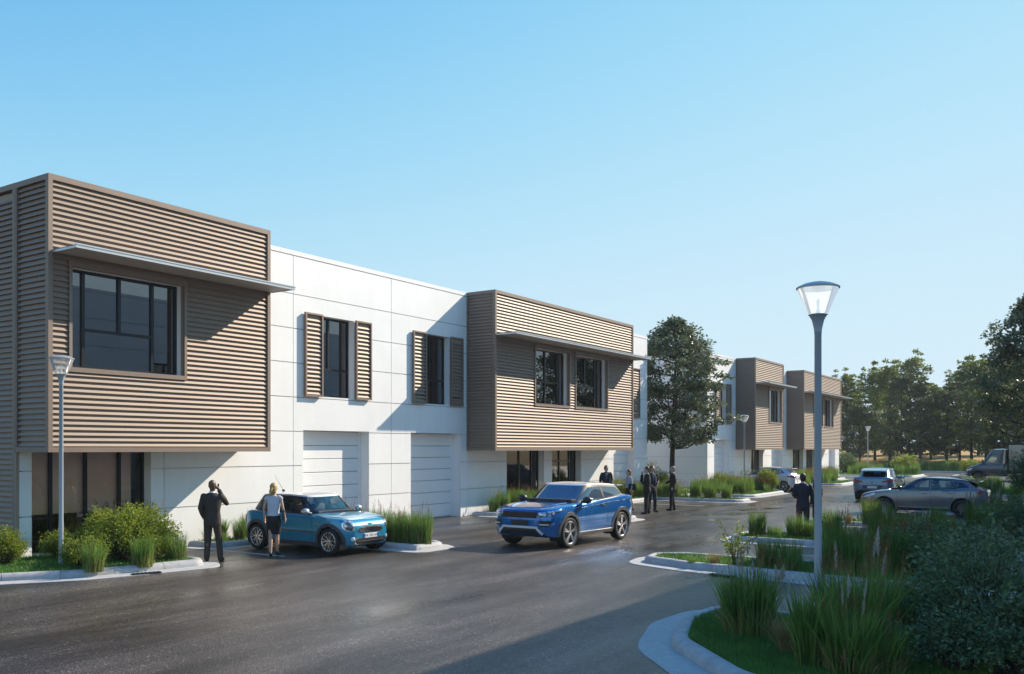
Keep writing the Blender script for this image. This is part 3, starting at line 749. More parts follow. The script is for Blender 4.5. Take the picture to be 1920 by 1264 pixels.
def headlamp_mat():
    m = mat('headlamp', (.30, .34, .38), .08, metal=.5, coat=1.0); t = m.node_tree; b = t.nodes['Principled BSDF']
    tc = t.nodes.new('ShaderNodeTexCoord'); v = t.nodes.new('ShaderNodeTexVoronoi'); v.inputs['Scale'].default_value = 11
    r = t.nodes.new('ShaderNodeValToRGB'); r.color_ramp.elements[0].position = .2; r.color_ramp.elements[0].color = (.75, .8, .85, 1); r.color_ramp.elements[1].position = .6; r.color_ramp.elements[1].color = (.10, .12, .15, 1)
    t.links.new(tc.outputs['Object'], v.inputs['Vector']); t.links.new(v.outputs['Distance'], r.inputs[0]); t.links.new(r.outputs[0], b.inputs['Base Color'])
headlamp_mat()
class Car:
    def __init__(s, name, label, loc, rz, sp, cat='car', group=None):
        s.sp = sp; s.root = thing(name, label, cat, loc, rz, group); s.L = sp['L']; s.W = sp['W']
        s.shell(); s.cabin(); s.wheels()
    # ---------- lower body
    def shell(s):
        sp = s.sp; L, W = s.L, s.W; h = L/2
        e = np.array([0, .012, .03, .06, .10, .16, .24, .34]); mid = np.linspace(-h+.42, h-.42, 96)
        X = np.concatenate([-h+e, mid, (h-e)[::-1]])
        px = np.array(sp['px'])*1.0
        zt = pchip(px, sp['top'], X); zs = pchip(px, sp['belt'], X); zb = pchip(px, sp['bot'], X)
        hw = pchip(px, np.array(sp['hw'])*W/2, X)
        fr = sp.get('nose_r', .34); rr = sp.get('tail_r', .26)
        def rnd_(d, R, p=.30):                      # plan rounding of the ends
            t = np.clip(d/R, 0, 1); return 1-p*(1-np.sqrt(np.clip(1-(1-t)**2, 0, 1)))
        k = rnd_(h-X, fr, sp.get('nose_p', .30))*rnd_(X+h, rr, sp.get('tail_p', .22)); hw = hw*k
        def edge(d, R): 
            t = np.clip(d/R, 0, 1); return 1-np.sqrt(np.clip(1-(1-t)**2, 0, 1))
        zt = zt-sp.get('nose_drop', .10)*edge(h-X, .16)-sp.get('tail_drop', .05)*edge(X+h, .10)
        zs = np.minimum(zs-.09*edge(h-X, .2)-.05*edge(X+h, .12), zt-.012)
        zb = zb+.10*edge(h-X, .16)+.10*edge(X+h, .14)
        N = 40; rings = []
        for i in range(len(X)):
            a, b_, c, w = zb[i], zs[i], zt[i], hw[i]
            P = np.array([(0, a), (.78*w, a), (.94*w, a+.03), (.975*w, a+.30*(b_-a)), (w, a+.60*(b_-a)), (.985*w, a+.86*(b_-a)), (.955*w, b_), (.90*w, b_+.45*(c-b_)), (.70*w, b_+.86*(c-b_)), (.38*w, c-.004), (0, c)])
            d = np.concatenate([[0], np.cumsum(np.hypot(*np.diff(P, axis=0).T)+1e-5)]); t = np.linspace(0, d[-1], N)
            y = pchip(d, P[:, 0], t); z = pchip(d, P[:, 1], t)
            half = [(X[i], y[j], z[j]) for j in range(N)]
            rings.append(half + [(X[i], -y[j], z[j]) for j in range(N-2, 0, -1)])
        n = len(rings[0]); V = np.array(rings).reshape(-1, 3); F = []
        ax = sp['axles']; R = sp['wr']+sp.get('gap', .055); zc = sp['wr']
        for i in range(len(rings)-1):
            for j in range(n):
                q = (i*n+j, i*n+(j+1) % n, (i+1)*n+(j+1) % n, (i+1)*n+j)
                c = V[list(q)].mean(0)
                if abs(c[1]) > W*.30 and any((c[0]-a)**2+(c[2]-zc)**2 < R*R for a in ax): continue
                F.append(q)
        F = [tuple(int(x) for x in f) for f in F] + [tuple(range(n)), tuple(range((len(rings)-1)*n, len(rings)*n))[::-1]]
        me = bpy.data.meshes.new('body'); me.from_pydata(V.tolist(), [], F); me.update(); sharp_by_angle(me, 40)
        s.body = link('body', me, M[sp['paint']], s.root)
        s.bvh = BVHTree.FromPolygons(V.tolist(), [f for f in F])
        s.fz = lambda x: (float(pchip(px, sp['belt'], [x])[0]))
        # wheel wells
        for a in ax:
            Rw = R
            for sg in (-1, 1):
                mb = MB()
                y0, y1 = sg*W*.30, sg*W*.475
                ring = [[(a+Rw*math.cos(t), y, max(zc+Rw*math.sin(t), .12)) for t in np.linspace(-.5, PI+.5, 22)] for y in (y1, y0)]
                mb.rings(ring, cap=False, closed=False)
                mb.add([(a+Rw*math.cos(t), y0, max(zc+Rw*math.sin(t), .12)) for t in np.linspace(-.5, PI+.5, 22)], [tuple(range(22))])
                if abs(a) < 5: mb.build('wheel_well', M['black_plastic'], s.root)
    # ---------- greenhouse
    def cabin(s):
        sp = s.sp; g = sp['cab']; W = s.W; NR, NC = 15, 168
        rows = []
        def outline(sf, grow=1.0):
            xf = g['xf0']+(g['xf1']-g['xf0'])*(sf**g.get('fcurve', .92)); xr = g['xr0']+(g['xr1']-g['xr0'])*(sf**g.get('rcurve', 1.1))
            w_ = (g['w0']+(g['w1']-g['w0'])*sf**1.15)*W/2; xc, a = (xf+xr)/2, (xf-xr)/2; e = g.get('e', 5.0)
            th = np.linspace(0, 2*PI, 721)[:-1]; c, sn = np.cos(th), np.sin(th)
            x = np.sign(c)*np.abs(c)**(2/e); y = np.sign(sn)*np.abs(sn)**(2/e)
            # tumblehome in plan: narrower towards the ends
            X = xc+a*x; Y = w_*y*(1-g.get('taper', .05)*np.clip(-x, 0, 1)**2)
            X = X + g.get('bulge', .05)*np.clip(x, 0, 1)**6*(1-np.abs(y)**2)*0
            d = np.concatenate([[0], np.cumsum(np.hypot(np.diff(np.append(X, X[0])), np.diff(np.append(Y, Y[0]))))])
            t = np.linspace(0, d[-1], NC+1)[:-1]; Xp = np.append(X, X[0]); Yp = np.append(Y, Y[0])
            return np.interp(t, d, Xp), np.interp(t, d, Yp)
        roofz = lambda x: pchip(g['rx'], g['rz'], x)
        beltz = lambda x: pchip(sp['px'], sp['belt'], x)
        for r in range(NR+1):
            sf = r/NR; x, y = outline(sf); lo = beltz(x)-.03; hi = roofz(x)
            z = lo+(hi-lo)*(1-(1-sf)**1.0)
            rows.append(np.stack([x, y, z], 1))
        x1, y1 = outline(1.0); xc = (x1.max()+x1.min())/2; K = 7
        for k in range(1, K+1):
            f = math.cos(k/K*PI/2)*1.0 if k < K else .02
            f = 1-(k/K)**1.3 if k < K else .02
            x = xc+(x1-xc)*f; y = y1*f; z = roofz(x)+g.get('crown', .045)*(1-f**2.2); 
            rows.append(np.stack([x, y, z], 1))
        V = np.concatenate(rows); nrow = len(rows)
        cat = {}
        s_lo, s_hi = g.get('s_lo', .10), g.get('s_hi', .88)
        cw = g['w0']*W/2
        sidew = g['windows']
        for r in range(nrow-1):
            for j in range(NC):
                q = (r*NC+j, r*NC+(j+1) % NC, (r+1)*NC+(j+1) % NC, (r+1)*NC+j); c = V[list(q)].mean(0)
                key = 'pillar'
                if r >= NR: key = 'roof'
                else:
                    sf = (r+.5)/NR; p = V[list(q)]; nrm = np.cross(p[1]-p[0], p[3]-p[0]); nrm = nrm/np.linalg.norm(nrm)
                    if nrm[0]*(c[0]-xc) + nrm[1]*c[1] < 0: nrm = -nrm
                    if sf > s_hi+.06: key = 'roof'
                    elif abs(nrm[1]) < .62 and nrm[0] > 0 and sf < s_hi+.03 and abs(c[1]) < cw*g.get('wsw', .93): key = 'windshield'
                    elif abs(nrm[1]) < .5 and nrm[0] < 0 and g.get('rs', .30) < sf < s_hi and abs(c[1]) < cw*.80: key = 'rear_window'
                    elif abs(nrm[1]) > .5:
                        for wi, poly in enumerate(sidew):
                            if inside(poly, c[0], c[2]): key = ('L' if c[1] > 0 else 'R')+str(wi)
                cat.setdefault(key, []).append(q)
        names = {'pillar': ('cabin_pillars', g.get('pillar', sp['paint'])), 'roof': ('roof', g.get('roof', sp['paint'])), 'windshield': ('windshield', g.get('glass', 'car_glass')), 'rear_window': ('rear_window', g.get('glass', 'car_glass'))}
        for key, F in cat.items():
            nm, mt = names.get(key, ('side_window', g.get('glass', 'car_glass')))
            used = sorted({i for f in F for i in f}); mp = {u: i for i, u in enumerate(used)}
            me = bpy.data.meshes.new(nm); me.from_pydata(V[used].tolist(), [], [tuple(mp[i] for i in f) for f in F]); me.update(); sharp_by_angle(me, 38)
            link(nm, me, M[mt], s.root)
        allF = [tuple(int(i) for i in f) for F in cat.values() for f in F]
        s.cbvh = BVHTree.FromPolygons(V.tolist(), allF)
        for poly in sidew:
            for sg in (1, -1): s.strip([*poly, poly[0]], 'y', sg, .034, .006, 'window_trim', 'black_plastic', bvh=s.cbvh)
        # interior
        if g.get('inside', True):
            x0, x1_ = g['xr0']+.12, g['xf0']-.10; zz = min(sp['belt'])-.0
            zf = float(beltz([0])[0])+.012
            mb = MB(); mb.add([(x0, -cw*.86, zf), (x1_, -cw*.86, zf), (x1_, cw*.86, zf), (x0, cw*.86, zf)], [(0, 1, 2, 3)]); mb.build('interior_deck', M['car_interior'], s.root)
            sc = M[g.get('seat', 'seat_dark')]
            for sx, hy in ((g['seat_x'], 1), (g['seat_x'], -1), (g['seat_x']-.85, 1), (g['seat_x']-.85, -1)):
                mb = MB(); mb.bbox(sx-.12, sx+.02, hy*.36-.22, hy*.36+.22, zf+.002, zf+.17, .04); mb.bbox(sx-.10, sx+.0, hy*.36-.12, hy*.36+.12, zf+.19, zf+.36, .035)
                mb.box(sx-.06, sx-.04, hy*.36-.05, hy*.36+.05, zf+.16, zf+.2); mb.build('seat', sc, s.root, angle=40)
            mb = MB(); mb.bbox(g['xf0']-.42, g['xf0']-.14, -cw*.8, cw*.8, zf+.002, zf+.07, .02); mb.build('dashboard', M['car_interior'], s.root)
            mb = MB(); c = Vector((g['seat_x']+.55, .36, zf+.02)); pts = [c+Vector((-.06*math.sin(t), .18*math.cos(t), .16*math.sin(t))) for t in np.linspace(0, 2*PI, 17)]
            mb.tube(pts, .014, 6, cap=False); mb.build('steering_wheel', M['black_plastic'], s.root)
    # ---------- surface helpers
    def hit(s, p, axis, sg, bvh=None):
        """project a 2D point onto the car. axis 'y': (x,z) seen from side sg; 'x': (y,z) seen from front (sg=1) / rear (-1); 'z': (x,y) from above"""
        if axis == 'y': o, d = Vector((p[0], sg*3, p[1])), Vector((0, -sg, 0))
        elif axis == 'x': o, d = Vector((sg*6, p[0], p[1])), Vector((-sg, 0, 0))
        else: o, d = Vector((p[0], p[1], 5)), Vector((0, 0, -1))
        best = None
        for b in ([bvh] if bvh else [s.bvh, s.cbvh] if hasattr(s, 'cbvh') else [s.bvh]):
            r = b.ray_cast(o, d)
            if r[0] is not None and (best is None or r[3] < best[2]): best = (r[0], r[1], r[3])
        if best is None: return None
        n = best[1]
        if n.dot(d) > 0: n = -n
        return best[0], n
    def strip(s, pts, axis, sg, width, off, name, mt, bvh=None, parent=None, step=.04):
        P = []
        for a, b in zip(pts, pts[1:]):
            L = math.hypot(b[0]-a[0], b[1]-a[1]); k = max(1, int(L/step))
            P += [(a[0]+(b[0]-a[0])*i/k, a[1]+(b[1]-a[1])*i/k) for i in range(k)]
        P.append(pts[-1]); H = [s.hit(p, axis, sg, bvh) for p in P]; H = [h for h in H if h]
        if len(H) < 2: return None
        mb = MB(); R = []
        for i, (p, n) in enumerate(H):
            t = H[min(i+1, len(H)-1)][0]-H[max(i-1, 0)][0]
            if t.length < 1e-6: continue
            c = n.cross(t).normalized()*width/2
            R.append([p-c-n*.002, p-c*.8+n*off, p+c*.8+n*off, p+c-n*.002])
        mb.rings(R, cap=False, closed=False)
        return mb.build(name, M[mt], parent or s.root, angle=45)
    def patch(s, poly, axis, sg, off, name, mt, dome=0.0, rings=5, bvh=None, parent=None, smoothn=0):
        poly = [Vector(p) for p in poly]; dense = []
        n0 = len(poly)
        for i in range(n0):
            a, b = poly[i], poly[(i+1) % n0]; k = max(1, int((b-a).length/.03)); dense += [a.lerp(b, j/k) for j in range(k)]
        c = sum(dense, Vector((0, 0)))/len(dense); R = []
        for r in range(rings, -1, -1):
            f = r/rings if r else .02; ring = []
            for p in dense:
                h = s.hit(c+(p-c)*f, axis, sg, bvh)
                if not h: ring = None; break
                e = (off if r < rings else -.004)+dome*(1-f*f)
                ring.append(h[0]+h[1]*e)
            if ring: 
                if r == rings: R.append(ring); 
                else: R.append(ring)
                if r == rings:
                    R.append([s.hit(c+(p-c)*.985, axis, sg, bvh)[0]+s.hit(c+(p-c)*.985, axis, sg, bvh)[1]*off for p in dense])
        if len(R) < 2: return None
        mb = MB(); mb.rings(R, cap=False); last = len(mb.v)-len(dense); mb.f.append(tuple(range(last, len(mb.v)))); mb.m.append(0)
        return mb.build(name, M[mt], parent or s.root, angle=40)
    def both(s, fn):
        return [fn(1), fn(-1)]
    # ---------- wheels
    def wheels(s):
        sp = s.sp; R = sp['wr']; tw = sp.get('tw', .20); rr = R*sp.get('rimf', .74); proto = None
        y = s.W/2-tw/2-sp.get('inset', .035)
        mb = MB(); hw = tw/2
        mb.lathe([(rr-.01, -hw*.9), (rr+.01, -hw), (R-.035, -hw), (R-.008, -hw*.82), (R, -hw*.5), (R, hw*.5), (R-.008, hw*.82), (R-.035, hw), (rr+.01, hw), (rr-.01, hw*.9)], 40, axis='y')
        tyre = mb.mesh('wheel'); sharp_by_angle(tyre, 35); tyre.materials.append(M['rubber'])
        # rim, outer face towards -y (mirrored for the other side)
        mb = MB(); mb.lathe([(rr+.004, -hw*.92), (rr-.012, -hw*.97), (rr-.024, -hw*.86), (rr-.03, 0.0), (rr-.02, hw*.8)], 40, axis='y')
        n = sp.get('spokes', 5); style = sp.get('style', 'double'); fy = -hw*.80; hb = R*.16
        mb.lathe([(.004, fy-.012), (hb*.55, fy-.012), (hb, fy-.004), (hb, fy+.05)], 20, axis='y')
        for k in range(n):
            a0 = 2*PI*k/n+sp.get('rot', .3)
            arms = [(0, 0)] if style == 'single' else [(-.06, -.30/n*2.0), (.06, .30/n*2.0)] if style == 'double' else [(-.02, -.5*PI/n), (.02, .5*PI/n)]
            for da0, da1 in arms:
                w0, w1 = (R*.085, R*.075) if style != 'single' else (R*.17, R*.11)
                pr = []
                for rad_, da, ww, yy in ((hb*.7, da0, w0, fy), ((hb+rr)*.5, (da0+da1)*.62, (w0+w1)*.46, fy-.004), (rr-.012, da1, w1, fy-.018)):
                    c = Vector((rad_*math.cos(a0+da), 0, rad_*math.sin(a0+da))); t = Vector((-math.sin(a0+da), 0, math.cos(a0+da)))
                    pr.append([c-t*ww/2+Vector((0, yy+.03, 0)), c-t*ww*.4+Vector((0, yy-.006, 0)), c+t*ww*.4+Vector((0, yy-.006, 0)), c+t*ww/2+Vector((0, yy+.03, 0))])
                mb.rings(pr)
        rim = mb.mesh('rim'); sharp_by_angle(rim, 35); rim.materials.append(M[sp.get('rim', 'alloy')])
        mb = MB(); mb.lathe([(.02, fy+.055), (rr*.72, fy+.055), (rr*.72, fy+.075), (rr-.03, fy+.10)], 30, axis='y'); disc = mb.mesh('brake_disc'); disc.materials.append(M['alloy_dark'])
        mb = MB(); mb.lathe([(rr*.70, fy+.11), (rr-.028, fy+.11)], 30, axis='y'); mb.lathe([(.01, fy+.112), (rr-.028, fy+.112)], 30, axis='y'); bk = mb.mesh('wheel_back'); bk.materials.append(M['black_plastic'])
        for i, a in enumerate(sp['axles']):
            for sg in (-1, 1):
                wo = link('wheel', tyre, None, s.root); wo.location = (a, sg*y, R)
                if sg > 0: wo.rotation_euler = (0, 0, PI)
                if i == 0 and sp.get('steer'): wo.rotation_euler.z += sp['steer']
                for me in (rim, disc, bk): link(me.name.split('.')[0], me, None, wo)
    # ---------- common fittings
    def arches(s, mt, width=.06, off=.012, sill=True):
        sp = s.sp; zc = sp['wr']; R = sp['wr']+sp.get('gap', .055)
        for a in sp['axles']:
            for sg in (1, -1):
                t0 = math.asin(max(-1, min(1, (sp['bot'][len(sp['bot'])//2]+.03-zc)/R)))
                pts = [(a+(R+width*.38)*math.cos(t), zc+(R+width*.38)*math.sin(t)) for t in np.linspace(t0, PI-t0, 30)]
                s.strip(pts, 'y', sg, width, off, 'wheel_arch', mt, bvh=s.bvh)
        if sill:
            zb = min(sp['bot'])
            for sg in (1, -1):
                x0, x1 = sp['axles'][1]+R+.02, sp['axles'][0]-R-.02
                s.strip([(x0, zb+.07), (x1, zb+.07)], 'y', sg, .11, .012, 'sill', mt, bvh=s.bvh)
    def seams(s, lines, sg_list=(1, -1), w=.010):
        for ln in lines:
            for sg in sg_list: s.strip(ln, 'y', sg, w, .0015, 'door_seam', 'black_plastic', step=.05)
    def handle(s, x, z, mt='chrome'):
        for sg in (1, -1):
            h = s.hit((x, z), 'y', sg, s.bvh)
            if h:
                p = h[0]; mb = MB(); mb.bbox(x-.09, x+.09, min(p.y, p.y+sg*.035), max(p.y, p.y+sg*.035), z-.014, z+.014, .006); mb.build('door_handle', M[mt], s.root, angle=40)
    def mirrors(s, x, z, mt, y0=None, sz=(.10, .10, .075), ln=.10):
        for sg in (1, -1):
            y = sg*((y0 or s.W/2*.90)); mb = MB()
            mb.ell((x, y+sg*(ln+.06), z), sz, 16, 10); o = mb.build('mirror', M[mt], s.root, smooth=True)
            mb = MB(); mb.tube([(x, y-sg*.05, z-.05), (x, y+sg*(ln), z-.03)], [.035, .03], 8); mb.build('mirror_arm', M['black_plastic'], o)
            mb = MB(); mb.ell((x-sz[0]*.75, y+sg*(ln+.06), z), (.03, sz[1]*.85, sz[2]*.85), 12, 8); mb.build('mirror_glass', M['chrome'], o, smooth=True)
    def plate(s, x_sign, z, txt, w_=.50, h_=.11, y=0, fg='plate_black', bg_='plate_white', band=True, ztilt=0.0):
        hh = [s.hit((y+dy, z), 'x', x_sign, s.bvh) for dy in (-w_/2, 0, w_/2)]; xs = [h[0].x for h in hh if h]
        x = (max(xs) if x_sign > 0 else min(xs))+x_sign*.006
        mb = MB(); mb.bbox(min(x, x+x_sign*.012), max(x, x+x_sign*.012), y-w_/2, y+w_/2, z-h_/2, z+h_/2, .003); o = mb.build('number_plate', M[bg_], s.root)
        if band:
            for sg in (1, -1):
                mb = MB(); mb.box(min(x, x+x_sign*.013), max(x, x+x_sign*.013), y+sg*(w_/2-.021)-.02, y+sg*(w_/2-.021)+.02, z-h_/2+.003, z+h_/2-.003); mb.build('plate_band', M['plate_blue'], o)
        if txt:
            cu = bpy.data.curves.new('plate_text', 'FONT'); cu.body = txt; cu.size = h_*.86; cu.align_x = 'CENTER'; cu.align_y = 'CENTER'; cu.space_character = 1.06
            to = bpy.data.objects.new('plate_text', cu); COL.objects.link(to)
            bpy.context.view_layer.update(); me = bpy.data.meshes.new_from_object(to.evaluated_get(bpy.context.evaluated_depsgraph_get())); bpy.data.objects.remove(to)
            me.name = 'plate_text'; Rm = Matrix(((0, 0, x_sign, 0), (x_sign, 0, 0, 0), (0, 1, 0, 0), (0, 0, 0, 1)))
            me.transform(Rm); me.transform(Matrix.Translation((x+x_sign*.0145, y, z))); link('plate_text', me, M[fg], o)
        return o
def ellipse(cy, cz, ry, rz_, n=28, rot=0): 
    return [(cy+ry*math.cos(t)*math.cos(rot)-rz_*math.sin(t)*math.sin(rot), cz+ry*math.cos(t)*math.sin(rot)+rz_*math.sin(t)*math.cos(rot)) for t in np.linspace(0, 2*PI, n+1)[:-1]]

# ---- small teal hatchback parked nose out
sp = dict(L=3.60, W=1.70, paint='paint_teal', wr=.315, axles=(1.23, -1.23), gap=.045, tw=.195, rimf=.73, spokes=7, style='y', rim='alloy', inset=.012, steer=0.0,
    px=[-1.80, -1.66, -1.42, -1.0, -.3, .45, .74, 1.12, 1.5, 1.68, 1.80], top=[.93, .97, .985, .97, .955, .95, .955, .93, .875, .82, .76],
    belt=[.90, .93, .945, .94, .925, .915, .91, .885, .83, .77, .70], bot=[.30, .22, .19, .17, .17, .17, .17, .17, .19, .20, .24], hw=[.93, .97, 1, .985, .975, .975, .98, 1, .985, .95, .92],
    nose_r=.62, nose_p=.36, nose_drop=.12, tail_drop=.06, tail_r=.34, tail_p=.20,
    cab=dict(xf0=.83, xf1=.30, xr0=-1.72, xr1=-1.40, w0=.90, w1=.735, rx=[-1.5, -1.0, -.3, .3, .6], rz=[1.335, 1.375, 1.385, 1.35, 1.32], crown=.035, pillar='black_plastic', roof='paint_roof',
             windows=[[(.60, .965), (.16, 1.30), (-.40, 1.315), (-.40, .965)], [(-.46, .965), (-.46, 1.315), (-1.28, 1.29), (-1.40, .99)]], glass='car_glass', seat='seat_cloth', seat_x=-.28, rs=.2, s_hi=.90))
c1 = Car('compact_hatchback', 'small teal hatchback with white roof parked nose out beside the blonde woman', (16.07, 16.40, 0), -PI/2, sp)
c1.arches('arch_plastic', .085, .014)
for sg in (1, -1):
    c1.patch(ellipse(sg*.625, .705, .125, .145), 'x', 1, .004, 'headlight_ring', 'chrome', .002)
    h = c1.patch(ellipse(sg*.625, .705, .112, .130), 'x', 1, .007, 'headlight', 'headlamp', .012)
    c1.patch(ellipse(sg*.57, .385, .045, .05), 'x', 1, .008, 'fog_light', 'lamp_lens', .02)
    c1.strip([(-.86, .535), (.80, .52)], 'y', sg, .035, .010, 'side_moulding', 'chrome', bvh=c1.bvh)
    c1.patch([(.78, .70), (.90, .71), (.90, .75), (.78, .74)], 'y', sg, .006, 'side_badge', 'chrome', 0)
gr = [(-.42, .585), (-.38, .545), (-.25, .525), (.25, .525), (.38, .545), (.42, .585), (.40, .62), (.33, .648), (.18, .665), (-.18, .665), (-.33, .648), (-.40, .62)]
c1.patch([(p[0]*1.05, .595+(p[1]-.595)*1.14) for p in gr], 'x', 1, .008, 'grille_surround', 'alloy')
g = c1.patch(gr, 'x', 1, .012, 'grille', 'black_plastic')
for z, hw in ((.552, .36), (.580, .41), (.608, .39), (.636, .33)): c1.strip([(-hw, z), (hw, z)], 'x', 1, .020, .024, 'grille_bar', 'chrome', bvh=c1.bvh, parent=g)
it = [(-.50, .30), (-.44, .262), (.44, .262), (.50, .30), (.50, .36), (.44, .385), (-.44, .385), (-.50, .36)]
c1.patch([(p[0]*1.05, .322+(p[1]-.322)*1.25) for p in it], 'x', 1, .006, 'intake_surround', 'chrome'); c1.patch(it, 'x', 1, .010, 'lower_intake', 'black_plastic')
c1.strip([(-.46, .325), (.46, .325)], 'x', 1, .018, .02, 'intake_bar', 'arch_plastic', bvh=c1.bvh)
c1.plate(1, .445, 'AA 305 AA', .50, .105)
# winged round badge above the grille
h = c1.hit((0, .715), 'x', 1); mb = MB(); p = h[0]+h[1]*.006
mb.ell(p, (.018, .035, .03), 12, 8)
for sg in (1, -1):
    for dz, ln in ((.012, .085), (0, .075), (-.012, .06)): mb.box(p.x-.012, p.x+.004, min(p.y+sg*.02, p.y+sg*ln), max(p.y+sg*.02, p.y+sg*ln), p.z+dz-.004, p.z+dz+.004)
mb.build('winged_badge', M['chrome'], c1.root, smooth=False)
c1.strip([(-.74, .80), (-.50, .70), (-.35, .685), (0, .68), (.35, .685), (.50, .70), (.74, .80)], 'x', 1, .008, .0015, 'bonnet_seam', 'black_plastic', bvh=c1.bvh)
c1.seams([[(.66, .93), (.70, .60), (.66, .24)], [(-.43, .95), (-.47, .55), (-.62, .24)]]); c1.handle(-.30, .80)
c1.mirrors(.56, 1.0, 'metal_grey', .78, sz=(.085, .10, .075), ln=.06)
mb = MB(); mb.ell((-1.18, 0, 1.425), (.05, .03, .03), 12, 8); a_ = mb.build('antenna_base', M['black_plastic'], c1.root, smooth=True)
mb = MB(); mb.tube([(-1.18, 0, 1.43), (-1.50, 0, 1.80)], [.006, .003], 6); mb.build('antenna_rod', M['black_plastic'], a_)
for sg in (1, -1): c1.patch([(sg*.74, .62), (sg*.80, .64), (sg*.79, .86), (sg*.70, .86)], 'x', -1, .01, 'tail_light', 'tail_red', .01)
for sg in (.15, -.35): c1.strip([(.80, sg*1.0), (.86, sg*1.0+.42)], 'z', 1, .02, .03, 'wiper', 'black_plastic')

# ---- blue SUV driving towards us
sp = dict(L=4.36, W=1.92, paint='paint_blue', wr=.385, axles=(1.30, -1.36), gap=.05, tw=.235, rimf=.76, spokes=5, style='double', rim='alloy', inset=.01,
    px=[-2.18, -2.02, -1.75, -1.2, -.3, .5, .95, 1.35, 1.75, 2.03, 2.18], top=[1.16, 1.22, 1.24, 1.21, 1.16, 1.12, 1.115, 1.10, 1.055, 1.01, .97],
    belt=[1.10, 1.17, 1.19, 1.165, 1.12, 1.08, 1.065, 1.04, .985, .93, .87], bot=[.42, .34, .28, .24, .24, .24, .24, .25, .27, .30, .36], hw=[.90, .96, 1, .985, .965, .965, .975, 1, .985, .94, .90],
    nose_r=.46, nose_p=.24, nose_drop=.06, tail_drop=.05, tail_r=.32, tail_p=.18,
    cab=dict(xf0=.98, xf1=.22, xr0=-2.05, xr1=-1.72, w0=.885, w1=.70, rx=[-1.9, -1.5, -.9, -.2, .3, .7], rz=[1.465, 1.50, 1.545, 1.565, 1.55, 1.50], crown=.04, pillar='black_plastic', roof='paint_roof',
             windows=[[(.66, 1.145), (.06, 1.48), (-.52, 1.49), (-.52, 1.155)], [(-.58, 1.16), (-.58, 1.49), (-1.36, 1.45), (-1.70, 1.24)]], glass='car_glass_dark', seat_x=-.35, rs=.35, s_hi=.88))
c2 = Car('compact_suv', 'glossy bright blue SUV with white roof standing in the middle of the yard', (21.10, 12.12, 0), PI-.045, sp)
c2.arches('arch_plastic', .10, .016); 
for sg in (1, -1):
    c2.patch([(sg*.52, .905), (sg*.53, .83), (sg*.62, .80), (sg*.80, .825), (sg*.875, .87), (sg*.90, .955), (sg*.80, .945)], 'x', 1, .010, 'headlight', 'headlamp', .012)
    c2.patch([(1.98, .88), (1.99, .93), (1.52, .985), (1.60, .945)], 'y', sg, .008, 'headlight_wing', 'anthracite', 0, bvh=c2.bvh)
    c2.patch(ellipse(sg*.64, .865, .045, .045), 'x', 1, .034, 'headlight_projector', 'chrome', .02)
    c2.patch([(sg*.58, .72), (sg*.58, .57), (sg*.80, .57), (sg*.87, .72)], 'x', 1, .008, 'bumper_vent', 'plate_black')
    c2.strip([(sg*.60, .625), (sg*.80, .625)], 'x', 1, .03, .022, 'day_light', 'lamp_lens', bvh=c2.bvh)
    c2.strip([(-1.95, 1.10), (-.6, 1.045), (.95, .955)], 'y', sg, .022, .006, 'waist_line', 'anthracite', bvh=c2.bvh)
    c2.strip([(-.90, .47), (.86, .47)], 'y', sg, .05, .016, 'rubbing_strip', 'paint_blue', bvh=c2.bvh)
    c2.patch([(.72, 1.0), (1.02, .965), (1.02, .925), (.74, .955)], 'y', sg, .008, 'side_vent', 'black_plastic')
    c2.patch([(sg*.66, .98), (sg*.86, .98), (sg*.84, 1.10), (sg*.62, 1.08)], 'x', -1, .01, 'tail_light', 'tail_red', .01)
g = c2.patch([(-.53, .925), (-.51, .775), (.51, .775), (.53, .925)], 'x', 1, .008, 'grille', 'plate_black')
for z in (.82, .85, .88, .905): c2.strip([(-.49, z), (.49, z)], 'x', 1, .010, .018, 'grille_bar', 'alloy_dark', bvh=c2.bvh, parent=g)
c2.patch([(-.97, .50), (-.70, .56), (.70, .56), (.97, .50), (.90, .37), (-.90, .37)], 'x', 1, .010, 'bumper_lower', 'black_plastic')
c2.patch([(-.50, .73), (-.46, .57), (.46, .57), (.50, .73)], 'x', 1, .007, 'plate_recess', 'paint_blue')
for pts in ([(-.66, .385), (-.50, .545), (.50, .545), (.66, .385)],): c2.strip(pts, 'x', 1, .065, .026, 'skid_plate', 'paint_roof', bvh=c2.bvh)
c2.patch([(-.46, .47), (-.42, .40), (.42, .40), (.46, .47)], 'x', 1, .02, 'lower_intake', 'plate_black')
c2.plate(1, .655, 'EVOQUE', .52, .12, fg='alloy_dark', bg_='plate_black', band=False)
c2.strip([(-.62, .955), (.62, .955)], 'x', 1, .012, .004, 'bonnet_seam', 'black_plastic', bvh=c2.bvh)
for sg in (1, -1): c2.strip([(1.85, sg*.50), (1.0, sg*.62)], 'z', 1, .05, .012, 'bonnet_crease', 'paint_blue', bvh=c2.bvh)
c2.seams([[(.70, 1.07), (.76, .75), (.72, .34)], [(-.55, 1.13), (-.58, .75), (-.70, .34)], [(1.02, .955), (.98, .90), (.98, .80)]]); c2.handle(-.38, 1.0, 'black_plastic')
c2.mirrors(.62, 1.17, 'black_plastic', .90, sz=(.10, .13, .095), ln=.06)
mb = MB(); mb.prism([(-1.70, 1.50), (-2.02, 1.478), (-2.03, 1.462), (-1.72, 1.455)], -.58, .58, 'y'); mb.build('roof_spoiler', M['paint_roof'], c2.root)
for sg in (.18, -.34): c2.strip([(.95, sg), (1.0, sg+.46)], 'z', 1, .022, .03, 'wiper', 'black_plastic')

